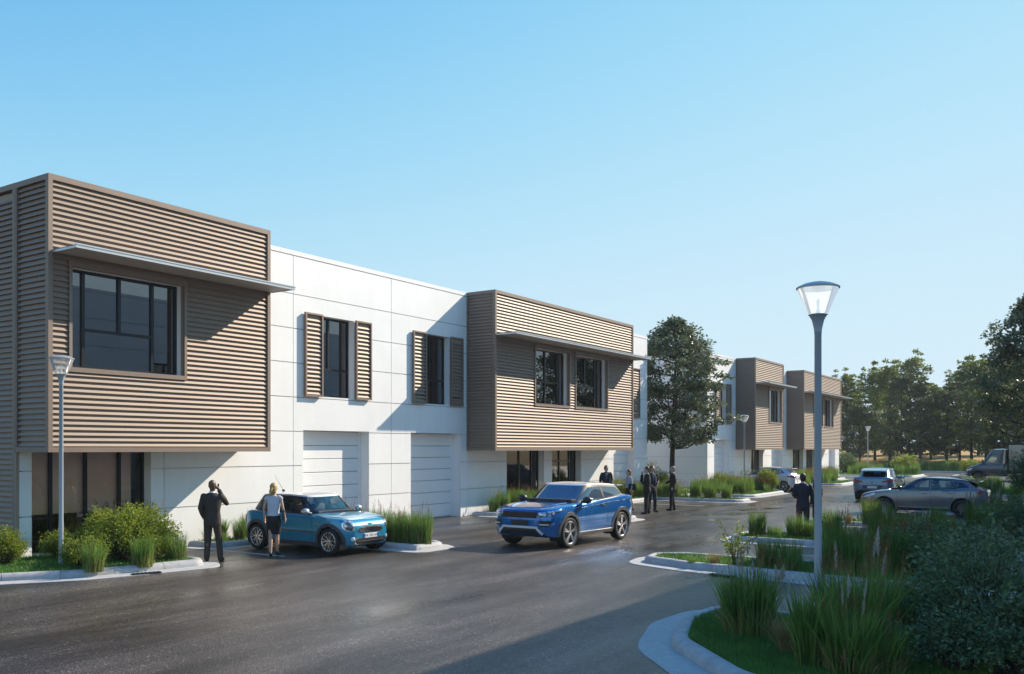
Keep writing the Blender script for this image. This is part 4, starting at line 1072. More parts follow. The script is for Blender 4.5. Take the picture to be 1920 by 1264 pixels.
# ---- silver hatchback in the shade
sp = dict(L=4.37, W=1.80, paint='paint_silver', wr=.33, axles=(1.27, -1.38), gap=.05, tw=.215, rimf=.75, spokes=6, style='single', rim='alloy_dark',
    px=[-2.185, -2.05, -1.75, -1.2, -.3, .5, .95, 1.35, 1.75, 2.05, 2.185], top=[.97, 1.03, 1.06, 1.02, .98, .955, .965, .94, .87, .80, .72],
    belt=[.93, 1.0, 1.02, .99, .95, .925, .915, .885, .82, .74, .66], bot=[.34, .27, .22, .18, .18, .18, .18, .19, .21, .23, .27], hw=[.90, .96, 1, .985, .975, .97, .97, .99, .96, .92, .88],
    nose_r=.50, nose_p=.28, nose_drop=.10,
    cab=dict(xf0=1.22, xf1=.10, xr0=-2.08, xr1=-1.62, w0=.885, w1=.70, rx=[-1.9, -1.5, -.9, -.2, .3, .9], rz=[1.27, 1.335, 1.395, 1.415, 1.395, 1.28], crown=.035, pillar='paint_silver', roof='paint_silver',
             windows=[[(.84, .985), (.16, 1.315), (-.28, 1.345), (-.28, .985)], [(-.36, .99), (-.36, 1.345), (-.98, 1.32), (-1.20, 1.03)], [(-1.24, 1.06), (-1.10, 1.27), (-1.36, 1.23), (-1.58, 1.10)]], glass='car_glass', seat_x=-.35, rs=.35))
c3 = Car('hatchback', 'silver grey five door hatchback parked in the shade behind tall grasses', (37.15, 5.72, 0), PI/2, sp)
c3.arches('paint_silver', .045, .010, sill=False)
for sg in (1, -1):
    c3.patch([(1.62, .83), (1.98, .70), (2.06, .62), (1.86, .64), (1.60, .74)], 'y', sg, .008, 'headlight', 'lamp_lens', .012, bvh=c3.bvh)
    c3.patch([(-2.05, .80), (-1.80, .84), (-1.72, .92), (-1.90, 1.0), (-1.98, 1.10), (-2.10, 1.0)], 'y', sg, .012, 'tail_light', 'tail_red', .012)
    c3.patch([(-1.98, 1.08), (-1.88, 1.02), (-1.66, 1.24), (-1.74, 1.28)], 'y', sg, .014, 'tail_light', 'tail_red', .008, bvh=c3.cbvh)
    c3.strip([(-.88, .245), (.80, .245)], 'y', sg, .10, .012, 'sill', 'black_plastic', bvh=c3.bvh)
    c3.strip([(-.92, .32), (.80, .32)], 'y', sg, .018, .014, 'sill_trim', 'chrome', bvh=c3.bvh)
    c3.strip([(1.00, .93), (.14, 1.352), (-.9, 1.372), (-1.55, 1.30)], 'y', sg, .02, .008, 'roof_gutter', 'black_plastic', bvh=c3.cbvh)
c3.seams([[(.86, .93), (.82, .6), (.80, .30)], [(-.32, .97), (-.34, .6), (-.36, .30)], [(-1.20, 1.0), (-1.12, .8), (-.98, .62)]]); c3.handle(-.12, .83, 'paint_silver'); c3.handle(-1.0, .86, 'paint_silver')
c3.mirrors(.72, 1.03, 'black_plastic', .80, sz=(.09, .11, .08), ln=.05)
mb = MB(); mb.prism([(-1.55, 1.345), (-1.93, 1.305), (-1.94, 1.285), (-1.60, 1.30)], -.55, .55, 'y'); mb.build('roof_spoiler', M['paint_silver'], c3.root)
mb = MB(); mb.prism([(-1.05, 1.425), (-1.25, 1.475), (-1.27, 1.415)], -.015, .015, 'y'); mb.build('antenna_fin', M['paint_silver'], c3.root)
c3.patch([(-.45, .62), (-.42, .50), (.42, .50), (.45, .62)], 'x', 1, .008, 'grille', 'black_plastic')

# ---- white hatchback nosed in to the far building
sp4 = dict(L=4.05, W=1.75, paint='paint_white', wr=.32, axles=(1.20, -1.38), gap=.05, tw=.20, rimf=.74, spokes=5, style='double', rim='alloy',
    px=[-2.025, -1.9, -1.6, -1.1, -.3, .5, .9, 1.3, 1.65, 1.9, 2.025], top=[.96, 1.0, 1.03, 1.0, .97, .96, .97, .94, .87, .80, .73],
    belt=[.92, .97, .99, .965, .94, .93, .92, .89, .83, .75, .68], bot=[.36, .28, .22, .19, .19, .19, .19, .19, .21, .23, .28], hw=[.88, .95, 1, .985, .975, .97, .97, .99, .96, .92, .88],
    cab=dict(xf0=1.10, xf1=.10, xr0=-1.92, xr1=-1.55, w0=.885, w1=.69, rx=[-1.75, -1.4, -.8, -.2, .3, .8], rz=[1.32, 1.365, 1.405, 1.415, 1.39, 1.30], crown=.035, pillar='paint_white', roof='paint_white',
             windows=[[(.74, .985), (.14, 1.32), (-.26, 1.345), (-.26, .985)], [(-.33, .99), (-.33, 1.345), (-.95, 1.33), (-1.05, 1.02)], [(-1.10, 1.05), (-1.02, 1.30), (-1.22, 1.26), (-1.40, 1.12)]], glass='car_glass', seat_x=-.35, rs=.30))
c4 = Car('hatchback', 'white five door hatchback parked facing the far building', (52.35, 16.75, 0), PI/2, sp4)
c4.arches('paint_white', .04, .008, sill=False); c4.mirrors(.62, 1.02, 'paint_white', .78, sz=(.09, .10, .08), ln=.05)
for sg in (1, -1):
    c4.patch([(-1.96, .82), (-1.62, .87), (-1.60, .93), (-1.95, .96)], 'y', sg, .010, 'tail_light', 'tail_red', .01, bvh=c4.bvh)
    c4.patch([(sg*.45, .83), (sg*.76, .83), (sg*.74, .95), (sg*.50, .93)], 'x', -1, .010, 'tail_light', 'tail_red', .01, bvh=c4.bvh)
    c4.patch([(1.52, .82), (1.86, .70), (1.92, .63), (1.55, .73)], 'y', sg, .008, 'headlight', 'lamp_lens', .01, bvh=c4.bvh)
c4.plate(-1, .62, '', .5, .11, band=False); c4.patch([(-.72, .50), (-.66, .36), (.66, .36), (.72, .50)], 'x', -1, .008, 'bumper_lower', 'black_plastic', bvh=c4.bvh)
c4.seams([[(.76, .93), (.74, .6), (.72, .30)], [(-.30, .96), (-.32, .6), (-.34, .30)]]); c4.handle(-.10, .84, 'paint_white')
mb = MB(); mb.prism([(-1.50, 1.375), (-1.82, 1.35), (-1.83, 1.33), (-1.52, 1.33)], -.52, .52, 'y'); mb.build('roof_spoiler', M['paint_white'], c4.root)

# ---- steel blue crossover seen from behind
sp5 = dict(L=4.50, W=1.83, paint='paint_steel', wr=.35, axles=(1.32, -1.38), gap=.05, tw=.22, rimf=.74, spokes=5, style='double', rim='alloy',
    px=[-2.25, -2.1, -1.8, -1.2, -.3, .5, .95, 1.4, 1.8, 2.1, 2.25], top=[1.12, 1.16, 1.15, 1.10, 1.07, 1.05, 1.06, 1.03, .97, .90, .84],
    belt=[1.06, 1.11, 1.11, 1.07, 1.04, 1.02, 1.01, .98, .92, .85, .79], bot=[.42, .33, .27, .23, .23, .23, .23, .24, .26, .28, .34], hw=[.90, .96, 1, .985, .975, .97, .97, .99, .96, .92, .88],
    cab=dict(xf0=1.15, xf1=.15, xr0=-2.18, xr1=-1.55, w0=.885, w1=.69, rx=[-2.0, -1.5, -.9, -.2, .3, .8], rz=[1.36, 1.46, 1.53, 1.545, 1.52, 1.42], crown=.035, pillar='paint_steel', roof='paint_steel',
             windows=[[(.78, 1.075), (.18, 1.43), (-.26, 1.465), (-.26, 1.08)], [(-.33, 1.085), (-.33, 1.465), (-1.0, 1.43), (-1.30, 1.14)]], glass='car_glass', seat_x=-.35, rs=.22))
c5 = Car('crossover_car', 'steel blue crossover seen from behind on the yard road', (47.1, 9.25, 0), .03, sp5)
c5.arches('arch_plastic', .07, .012); c5.mirrors(.66, 1.12, 'paint_steel', .80, sz=(.10, .12, .085), ln=.06)
for sg in (1, -1):
    c5.patch([(sg*.42, .90), (sg*.80, .93), (sg*.84, .99), (sg*.80, 1.03), (sg*.44, .97)], 'x', -1, .012, 'tail_light', 'tail_red', .015, bvh=c5.bvh)
    c5.patch([(-2.16, .93), (-1.80, .99), (-1.82, 1.03), (-2.16, 1.03)], 'y', sg, .010, 'tail_light', 'tail_red', .01, bvh=c5.bvh)
    c5.patch([(1.7, .92), (2.05, .80), (2.1, .74), (1.72, .82)], 'y', sg, .008, 'headlight', 'lamp_lens', .01, bvh=c5.bvh)
c5.patch([(-.90, .50), (-.80, .36), (.80, .36), (.90, .50), (.62, .56), (-.62, .56)], 'x', -1, .010, 'bumper_lower', 'black_plastic', bvh=c5.bvh)
c5.patch([(-.46, .76), (-.40, .60), (.40, .60), (.46, .76)], 'x', -1, .006, 'plate_recess', 'arch_plastic', bvh=c5.bvh); c5.plate(-1, .675, '', .50, .11, band=True)
mb = MB(); mb.ell((-2.245, 0, .90), (.02, .035, .045), 8, 6); mb.build('badge', M['black_plastic'], c5.root)
c5.seams([[(.80, 1.02), (.76, .7), (.72, .36)], [(-.30, 1.06), (-.32, .7), (-.34, .36)]])
mb = MB(); mb.prism([(-1.55, 1.51), (-1.98, 1.455), (-1.99, 1.43), (-1.60, 1.45)], -.56, .56, 'y'); mb.build('roof_spoiler', M['paint_steel'], c5.root)

# ---- dark van with a box body
sp6 = dict(L=3.0, W=2.0, paint='paint_dark', wr=.36, axles=(.62, -9.0), gap=.06, tw=.22, rimf=.68, spokes=6, style='single', rim='alloy_dark',
    px=[-1.5, -1.2, -.8, -.3, .2, .6, .9, 1.2, 1.4, 1.5], top=[1.30, 1.30, 1.30, 1.30, 1.30, 1.26, 1.18, 1.08, 1.0, .92], belt=[1.26, 1.26, 1.26, 1.25, 1.23, 1.18, 1.10, 1.0, .92, .84],
    bot=[.32]*10, hw=[1, 1, 1, 1, .99, .98, .96, .93, .90, .86],
    cab=dict(xf0=.72, xf1=-.30, xr0=-1.48, xr1=-1.45, w0=.95, w1=.80, rx=[-1.5, -1.0, -.5, 0, .6], rz=[2.42, 2.42, 2.40, 2.26, 1.7], crown=.08, pillar='paint_dark', roof='paint_dark',
             windows=[[(.34, 1.36), (-.22, 1.98), (-.70, 2.02), (-.70, 1.36)]], glass='car_glass', seat_x=-.5, rs=.95, inside=True))
c6 = Car('box_van', 'dark van cab with a beige box body parked under the right hand tree', (80.0, 7.7, 0), PI/2, sp6, 'van')
for w_ in [o for o in c6.root.children if o.name.startswith('wheel') and o.location.x < -5]: w_.location.x = -4.2
for sg in (1, -1):
    c6.patch([(1.0, .98), (1.36, .86), (1.40, .74), (1.12, .80)], 'y', sg, .008, 'headlight', 'lamp_lens', .01, bvh=c6.bvh)
c6.arches('black_plastic', .06, .01, sill=False); c6.mirrors(.25, 1.48, 'black_plastic', .95, sz=(.08, .10, .17), ln=.08)
mb = MB(); mb.bbox(-5.6, -1.52, -1.08, 1.08, .78, 2.75, .03); bx = mb.build('box_body', M['paint_beige'], c6.root, angle=40)
for z in np.arange(.95, 2.7, .22):
    for sg in (1, -1):
        m2 = MB(); m2.box(-5.55, -1.57, min(sg*1.081, sg*1.095), max(sg*1.081, sg*1.095), z, z+.02); m2.build('side_rib', M['paint_beige'], bx)
m2 = MB(); m2.box(-5.6, -1.45, -.5, -.35, .55, .775); m2.box(-5.6, -1.45, .35, .5, .55, .775); m2.build('chassis', M['black_plastic'], c6.root)
# ================================================================== LAMP POSTS
def lamp_glass2():
    m = M['lamp_glass']; t = m.node_tree; o = [n for n in t.nodes if n.type == 'OUTPUT_MATERIAL'][0]; src = o.inputs[0].links[0].from_socket
    tl = t.nodes.new('ShaderNodeBsdfTranslucent'); tl.inputs[0].default_value = (.95, .97, 1, 1); df = t.nodes.new('ShaderNodeBsdfDiffuse'); df.inputs[0].default_value = (.95, .97, 1, 1)
    a = t.nodes.new('ShaderNodeMixShader'); a.inputs[0].default_value = .5; t.links.new(tl.outputs[0], a.inputs[1]); t.links.new(df.outputs[0], a.inputs[2])
    b = t.nodes.new('ShaderNodeMixShader'); b.inputs[0].default_value = .30; t.links.new(src, b.inputs[1]); t.links.new(a.outputs[0], b.inputs[2]); t.links.new(b.outputs[0], o.inputs[0])
lamp_glass2()
def emissive_glass():
    m = M['lamp_glass'].copy(); m.name = 'lamp_glass_emissive'; M['lamp_glass_emissive'] = m; t = m.node_tree; o = [n for n in t.nodes if n.type == 'OUTPUT_MATERIAL'][0]; src = o.inputs[0].links[0].from_socket
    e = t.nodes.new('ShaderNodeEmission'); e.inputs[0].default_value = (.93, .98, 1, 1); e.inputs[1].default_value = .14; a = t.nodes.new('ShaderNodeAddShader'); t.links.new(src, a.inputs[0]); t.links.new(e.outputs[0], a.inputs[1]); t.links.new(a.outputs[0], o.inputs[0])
emissive_glass()
def make_lamp():
    r = thing('lamp_post', 'x', 'lamp post', group='identical yard lamps with conical glass heads')
    mb = MB(); mb.lathe([(.001, -.02), (.14, -.02), (.14, .025), (.075, .03)], 24); mb.build('base_plate', M['lamp_paint'], r, angle=40)
    mb = MB(); mb.lathe([(.052, 0), (.050, .9), (.046, 1.0), (.043, 3.93), (.047, 3.935), (.047, 3.97), (.056, 4.02), (.075, 4.10), (.105, 4.155), (.122, 4.17), (.115, 4.175), (.01, 4.175)], 28); p = mb.build('pole', M['lamp_paint'], r, angle=40)
    mb = MB(); mb.box(.040, .054, -.03, .03, .45, .80); mb.build('service_door', M['lamp_paint'], p)
    mb = MB(); mb.ell((0, -.044, 3.90), (.006, .006, .006)); mb.build('bolt', M['chrome'], p)
    mb = MB(); mb.lathe([(.118, 4.178), (.130, 4.20), (.243, 4.47), (.252, 4.50)], 32); mb.build('glass_cone', M['lamp_glass'], r, angle=60)
    mb = MB(); mb.lathe([(.250, 4.497), (.266, 4.50), (.268, 4.515), (.255, 4.525), (.18, 4.56), (.10, 4.58), (.001, 4.585)], 32); h = mb.build('cap', M['lamp_paint'], r, angle=50)
    mb = MB(); mb.lathe([(.250, 4.496), (.20, 4.503), (.10, 4.50), (.001, 4.498)], 32); mb.build('cap_lining', M['paint_roof'], h, angle=50)
    mb = MB(); mb.lathe([(.10, 4.50), (.07, 4.47), (.02, 4.455), (.001, 4.45)], 24); mb.build('reflector', M['paint_roof'], h, smooth=True)
    mb = MB(); mb.lathe([(.03, 4.176), (.026, 4.22), (.012, 4.26), (.02, 4.29), (.022, 4.34), (.012, 4.37), (.001, 4.375)], 16); mb.build('bulb', M['plate_white'], r, smooth=True)
    return r
LAMPS = [((11.33, 2.95, .10), 'grey lamp post rising from the tall grasses of the nearest planting bed'), ((10.34, 17.85, .10), 'grey lamp post in the shrubs below the corner office'),
         ((51.0, 17.45, .0), 'grey lamp post before the narrow louvred volume of the far building'), ((87.6, 18.3, .1), 'far grey lamp post against the dark trees')]
l0 = make_lamp()
for i, (p, lb) in enumerate(LAMPS):
    o = l0 if i == 0 else copy_tree(l0); o.location = p; o['label'] = lb
    o.rotation_euler.z = i*.7; sc_ = (.97, .94, .97, .97)[i]; o.scale = (sc_, sc_, sc_)

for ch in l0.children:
    if ch.name.startswith('glass_cone'): ch.data = ch.data.copy(); ch.data.materials[0] = M['lamp_glass_emissive']      # faint emission added to this lamp's glass so the head looks white

# ================================================================== PEOPLE
mat('skin_light', (.50, .32, .24), .5, var=.08, vscale=12); mat('skin_brown', (.13, .07, .045), .45, var=.1, vscale=12)
mat('suit_brown', (.036, .027, .022), .75, var=.2, vscale=14, bump=.3, bscale=40); mat('suit_navy', (.016, .020, .033), .75, var=.2, vscale=14, bump=.3, bscale=40)
mat('suit_black', (.010, .010, .012), .75, var=.2, vscale=14, bump=.3, bscale=40)
mat('shirt_white', (.65, .67, .72), .7); mat('blouse', (.50, .54, .62), .65, var=.12, vscale=20, bump=.3, bscale=30); mat('blouse_blue', (.34, .40, .50), .65, var=.1, vscale=20)
mat('hair_blonde', (.50, .33, .13), .5, var=.35, vscale=30, bump=.4, bscale=60); mat('hair_dark', (.015, .010, .008), .45, var=.3, vscale=30, bump=.4, bscale=60); mat('hair_brown', (.10, .055, .03), .5, var=.3, vscale=30, bump=.4, bscale=60); mat('hair_grey', (.28, .22, .17), .5, var=.3, vscale=30)
mat('shoe', (.008, .008, .008), .3); mat('leather', (.012, .012, .013), .4); mat('tie_blue', (.08, .12, .25), .6); mat('phone', (.01, .01, .012), .2); mat('eye_white', (.7, .7, .7), .3); mat('lip', (.32, .14, .12), .5)
from mathutils import noise as mnoise
def remesh(mb, name, vox, smooth=4, fold=0.0, fscale=9.0, seed=0):
    me = mb.mesh('tmp'); o = bpy.data.objects.new('tmp', me); COL.objects.link(o)
    m = o.modifiers.new('r', 'REMESH'); m.mode = 'VOXEL'; m.voxel_size = vox; m.use_smooth_shade = True
    m2 = o.modifiers.new('s', 'SMOOTH'); m2.factor = .5; m2.iterations = smooth
    bpy.context.view_layer.update(); dg = bpy.context.evaluated_depsgraph_get()
    out = bpy.data.meshes.new_from_object(o.evaluated_get(dg)); bpy.data.objects.remove(o); out.name = name
    if fold:
        n = len(out.vertices); co = np.empty(n*3, np.float32); out.vertices.foreach_get('co', co); no = np.empty(n*3, np.float32); out.vertices.foreach_get('normal', no)
        co = co.reshape(-1, 3); no = no.reshape(-1, 3)
        off = np.array([mnoise.noise(Vector((p[0]*fscale+seed, p[1]*fscale, p[2]*fscale*.55+p[0]*6))) for p in co.tolist()], np.float32)
        co = co+no*(off*fold)[:, None]; out.vertices.foreach_set('co', co.ravel()); out.update()
    return out
def cap(mb, pts, rs):
    mb.tube(pts, rs, 14)
    for p, r in zip(pts, rs): mb.ell(p, (r, r, r), 14, 10)
def torso(mb, rings, n=24):
    R = [[(cx+rx*math.cos(t), cy+ry*math.sin(t), z) for t in np.linspace(0, 2*PI, n+1)[:-1]] for z, rx, ry, cx, cy in rings]
    mb.rings(R)
def person(label, loc, heading, suit='suit_navy', skin='skin_light', hair='hair_brown', female=False, H=1.78, feet=((.02, .11), (-.04, -.12)), armL='hang', armR='hang', vox=.012,
           tie=None, bag=None, phone=None, headturn=0.0, lean=0.0, bald=False, step=0.0, blouse='blouse'):
    t = thing('person', label, 'person', loc, heading, None); k = H/1.78
    hip = .075 if female else .09; sw = .165 if female else .195
    A = {'hang': ((-.03, .055, 1.19), (.05, .06, .95)), 'phone': ((.16, .075, 1.26), (.09, -.075, 1.56)), 'pocket': ((-.09, .04, 1.18), (.06, .0, .97)), 'fold': ((.02, .07, 1.20), (.22, -.10, 1.16)),
         'front': ((.0, .06, 1.19), (.22, -.04, 1.10)), 'bag': ((-.03, .06, 1.20), (.02, .10, .96)), 'chin': ((.16, .02, 1.22), (.17, -.15, 1.50)), 'lap': ((-.04, .08, 1.20), (.16, -.08, 1.02))}
    arms = []
    for sg, a in ((1, armL), (-1, armR)):
        e, w_ = A[a]; sh = Vector((0, sg*sw, 1.44)); el = Vector((e[0], sg*(sw+e[1]), e[2])); wr = Vector((w_[0], sg*(sw+w_[1]), w_[2])); arms.append((sg, sh, el, wr))
    legs = []
    for sg, f in ((1, feet[0]), (-1, feet[1])):
        hp = Vector((0, sg*hip, .92)); ak = Vector((f[0], f[1], .085+(.05 if female else 0))); kn = (hp+ak)/2+Vector((.03, 0, .02)); legs.append((sg, hp, kn, ak))
    hc = Vector((.015+lean*.1, 0, 1.665)); Rh = Matrix.Rotation(headturn, 3, 'Z')
    # ---- body: one continuous surface (head, neck, trunk, limbs, hands with fingers)
    mb = MB(); q = .80
    torso(mb, [(.86, .10*q, .15*q, 0, 0), (.95, .115*q, .16*q, 0, 0), (1.08, .10*q, .135*q, 0, 0), (1.25, .115*q, .16*q, 0, 0), (1.38, .11*q, .18*q, 0, 0), (1.46, .075, .13, 0, 0), (1.50, .055, .06, .0, 0)])
    cap(mb, [(0, 0, 1.46), hc-Vector((.01, 0, .09))], [.056, .054])
    mb.ell(hc, (.098, .078, .118), 20, 16); mb.ell(hc+Rh@Vector((.025, 0, -.06)), (.068, .058, .066), 16, 12); mb.ell(hc+Rh@Vector((-.02, 0, .03)), (.092, .080, .092), 16, 12)
    mb.ell(hc+Rh@Vector((.096, 0, -.018)), (.020, .014, .026), 10, 8); mb.ell(hc+Rh@Vector((.085, 0, .02)), (.016, .042, .012), 10, 8); mb.ell(hc+Rh@Vector((.085, 0, -.065)), (.014, .026, .014), 10, 8)
    for sg in (1, -1): mb.ell(hc+Rh@Vector((-.008, sg*.080, -.012)), (.020, .012, .032), 10, 8)
    for sg, sh, el, wr in arms:
        cap(mb, [sh, (sh+el)/2, el], [.050 if not female else .043, .043 if not female else .036, .036 if not female else .031]); cap(mb, [el, wr], [.036 if not female else .031, .026 if not female else .023])
        d = (wr-el).normalized(); side = Vector((1, 0, 0)) if abs(d.x) < .7 else Vector((0, 0, 1)); side = (side-d*side.dot(d)).normalized(); nrm = d.cross(side)
        pc = wr+d*.05; mb.ell(pc, (.036, .024, .045), 12, 8, rot=d.to_track_quat('Z', 'X').to_matrix())
        inn = -nrm if (nrm.y*sg > 0) else nrm
        for f_, (off, ln) in enumerate(((-.030, .055), (-.010, .068), (.011, .063), (.030, .048))):
            b0 = pc+d*.028+side*off; b1 = b0+d*ln*.55+inn*.008; b2 = b1+d*ln*.40+inn*.022; cap(mb, [b0, b1, b2], [.0105, .0098, .0088])
        b0 = pc-d*.012+side*.036; cap(mb, [b0, b0+side*.018+d*.024+inn*.008, b0+side*.020+d*.050+inn*.016], [.012, .011, .0095])
    for sg, hp, kn, ak in legs:
        cap(mb, [hp, (hp+kn)/2, kn], [.080, .068, .050] if not female else [.085, .070, .050]); calf = kn.lerp(ak, .35)+Vector((-.015, 0, 0)); cap(mb, [kn, calf, ak], [.048, .052, .033] if female else [.048, .055, .038]); cap(mb, [ak, ak+Vector((.09, sg*.015, -.055))], [.035, .028])
    body = link('body', remesh(mb, 'body', min(vox, .0095), 2), M[skin], t)
    # ---- face
    for sg in (1, -1):
        m2 = MB(); m2.ell(hc+Rh@Vector((.085, sg*.032, .004)), (.011, .014, .009), 10, 8); e = m2.build('eye', M['eye_white'], t, smooth=True)
        m2 = MB(); m2.ell(hc+Rh@Vector((.0945, sg*.032, .004)), (.003, .006, .006), 8, 6); m2.build('iris', M['hair_dark'], e)
    m2 = MB(); m2.ell(hc+Rh@Vector((.0955, 0, -.063)), (.005, .022, .006), 10, 6); m2.build('mouth', M['lip'], t, smooth=True)
    # ---- hair
    if not bald:
        m2 = MB(); m2.ell(hc+Rh@Vector((-.018, 0, .030)), (.102, .088, .104), 20, 14); m2.ell(hc+Rh@Vector((-.045, 0, -.02)), (.075, .082, .085), 16, 12)
        if female:
            m2.ell(hc+Rh@Vector((-.05, .0, -.06)), (.060, .075, .10), 14, 10)
            if hair == 'hair_blonde': cap(m2, [hc+Rh@Vector((-.10, .01, .02)), hc+Rh@Vector((-.145, .045, -.06)), hc+Rh@Vector((-.125, .06, -.17))], [.035, .035, .018])
        link('hair', remesh(m2, 'hair', .010, 2, .006, 40), M[hair], t)
    # ---- clothes
    if not female:
        mb = MB()
        torso(mb, [(.80, .135, .185, 0, 0), (.86, .138, .190, 0, 0), (.95, .132, .182, 0, 0), (1.08, .122, .165, 0, 0), (1.22, .132, .185, 0, 0), (1.36, .130, .205, -.005, 0), (1.44, .105, .195, -.008, 0), (1.49, .078, .12, -.012, 0), (1.515, .066, .075, -.012, 0)])
        for sg, sh, el, wr in arms: cap(mb, [sh+Vector((0, -sg*.02, -.015)), (sh+el)/2, el], [.072, .064, .056]); cap(mb, [el, el.lerp(wr, .93)], [.056, .046])
        link('jacket', remesh(mb, 'jacket', vox, 3, .014, 8.0, loc[0]), M[suit], t)
        mb = MB(); torso(mb, [(.80, .11, .165, 0, 0), (.90, .125, .172, 0, 0), (1.0, .118, .16, 0, 0)])
        for sg, hp, kn, ak in legs: cap(mb, [hp, kn.lerp(hp, .4), kn], [.098, .086, .072]); cap(mb, [kn, ak+Vector((-.005, 0, .0))], [.072, .058])
        link('trousers', remesh(mb, 'trousers', vox, 3, .012, 8.0, loc[1]), M[suit], t)
        mb = MB(); mb.lathe([(.064, 1.485), (.062, 1.535), (.056, 1.535)], 20); 
        mb.v = [(p[0]-.008, p[1], p[2]) for p in mb.v]; mb.build('shirt_collar', M['shirt_white'], t, smooth=True)
        m2 = MB(); m2.prism([(-.045, 1.475), (.045, 1.475), (.012, 1.22), (-.012, 1.22)], .118, .136, 'x'); m2.build('shirt_front', M['shirt_white'], t)
        if tie: m2 = MB(); m2.prism([(-.018, 1.48), (.018, 1.48), (.026, 1.26), (0, 1.22), (-.026, 1.26)], .137, .144, 'x'); m2.build('tie', M[tie], t)
    else:
        mb = MB(); torso(mb, [(1.0, .122, .158, 0, 0), (1.08, .108, .140, 0, 0), (1.20, .116, .150, .005, 0), (1.32, .125, .160, .012, 0), (1.42, .090, .165, 0, 0), (1.465, .066, .12, -.005, 0), (1.49, .055, .065, -.008, 0)])
        if blouse != 'blouse':
            for sg, sh, el, wr in arms: cap(mb, [sh, (sh+el)/2, el], [.054, .048, .044]); cap(mb, [el, el.lerp(wr, .9)], [.044, .034])
        else:
            for sg, sh, el, wr in arms: cap(mb, [sh+Vector((0, -sg*.03, 0)), sh.lerp(el, .10)], [.056, .054])
        link('blouse', remesh(mb, 'blouse', vox, 3, .010, 9.0, loc[0]), M[blouse], t)
        mb = MB(); kx = (legs[0][2].x+legs[1][2].x)/2
        torso(mb, [(.56, .105, .155, kx, 0), (.66, .118, .168, kx*.7, 0), (.80, .135, .182, 0, 0), (.90, .138, .182, -.01, 0), (1.0, .118, .155, 0, 0), (1.06, .108, .138, 0, 0)])
        link('skirt', remesh(mb, 'skirt', vox, 3, .006, 8.0), M['suit_black'], t)
    for sg, hp, kn, ak in legs:
        m2 = MB()
        if female:
            cap(m2, [ak+Vector((-.03, 0, -.03)), ak+Vector((.06, sg*.008, -.075)), ak+Vector((.15, sg*.012, -.105))], [.036, .036, .026]); m2.tube([ak+Vector((-.055, 0, -.02)), ak+Vector((-.06, 0, -.133))], [.016, .008], 8)
        else: cap(m2, [ak+Vector((-.03, 0, -.040)), ak+Vector((.08, sg*.015, -.045)), ak+Vector((.175, sg*.025, -.052))], [.045, .044, .033])
        zmin = min(p[2] for p in m2.v); m2.v = [(p[0], p[1], max(p[2], 0.0)) for p in m2.v]
        link('shoe', remesh(m2, 'shoe', .009, 2), M['shoe'], t)
    t.scale = (k, k, k)
    return t, arms
def held(name, label, cat, root, local, dims, mt, rot=(0, 0, 0), strap=False):
    """thing in a hand: its own top-level object placed in the world"""
    bpy.context.view_layer.update()
    mb = MB(); mb.bbox(-dims[0]/2, dims[0]/2, -dims[1]/2, dims[1]/2, -dims[2]/2, dims[2]/2, min(dims)*.25); o = mb.build(name, M[mt], None, angle=40)
    o.matrix_world = root.matrix_world @ Matrix.Translation(local) @ Euler(rot).to_matrix().to_4x4(); tag(o, label, cat)
    if strap:
        m2 = MB(); m2.tube([(0, -dims[1]*.3, dims[2]/2-.005), (0, -dims[1]*.26, dims[2]/2+.09), (0, dims[1]*.26, dims[2]/2+.09), (0, dims[1]*.3, dims[2]/2-.005)], .008, 6); m2.build('strap', M[mt], o)
    return o
TOC = lambda x, y: math.atan2(-y, -x)      # heading towards the camera
p1, a1 = person('bald man in a dark brown suit phoning, seen from behind beside the parked teal hatchback', (13.0, 16.48, 0), YAW+.10, 'suit_brown', 'skin_brown', bald=True, armR='phone', armL='pocket', feet=((-.02, .11), (.04, -.16)), vox=.010, H=1.80, headturn=-.15)
held('mobile_phone', 'black mobile phone at the ear of the bald man', 'phone', p1, (.085, -.105, 1.64), (.012, .035, .12), 'phone', (0, .2, 0))
p2, a2 = person('blonde woman in a pale sleeveless blouse and black skirt walking past the teal hatchback', (14.28, 15.95, 0), YAW+.05, female=True, hair='hair_blonde', armR='bag', armL='hang', feet=((-.10, .05), (.16, -.055)), vox=.010, H=1.70)
held('handbag', 'black clutch bag under the arm of the blonde woman', 'bag', p2, (.0, -.245, 1.02), (.26, .05, .22), 'leather', (0, .15, 0))
p3, _ = person('man in a navy suit and blue tie standing behind the blue SUV', (34.0, 17.6, 0), TOC(34, 17.6)+.1, 'suit_navy', hair='hair_brown', tie='tie_blue', armL='pocket', armR='hang', headturn=.5)
p4, _ = person('woman in a pale blouse and dark skirt holding a dark folder beside the standing group', (32.35, 15.75, 0), TOC(32, 15)-1.1, female=True, hair='hair_brown', blouse='blouse_blue', armL='bag', armR='front', feet=((-.16, .05), (.22, -.05)), H=1.66)
held('folder', 'dark portfolio folder under the arm of the woman in the group', 'folder', p4, (-.02, .26, 1.06), (.34, .035, .26), 'leather')
p5, _ = person('dark haired man in a black suit with his hand at his face in the group', (31.6, 14.62, 0), YAW+PI*.55, 'suit_black', hair='hair_dark', armR='chin', armL='fold', feet=((.10, .14), (-.10, -.12)), H=1.80, headturn=.2)
p6, _ = person('man in a navy suit facing the yard with hands clasped in the group', (32.6, 14.86, 0), TOC(32, 15)+.5, 'suit_navy', hair='hair_brown', tie='tie_blue', armR='lap', armL='lap', H=1.82, headturn=.4)
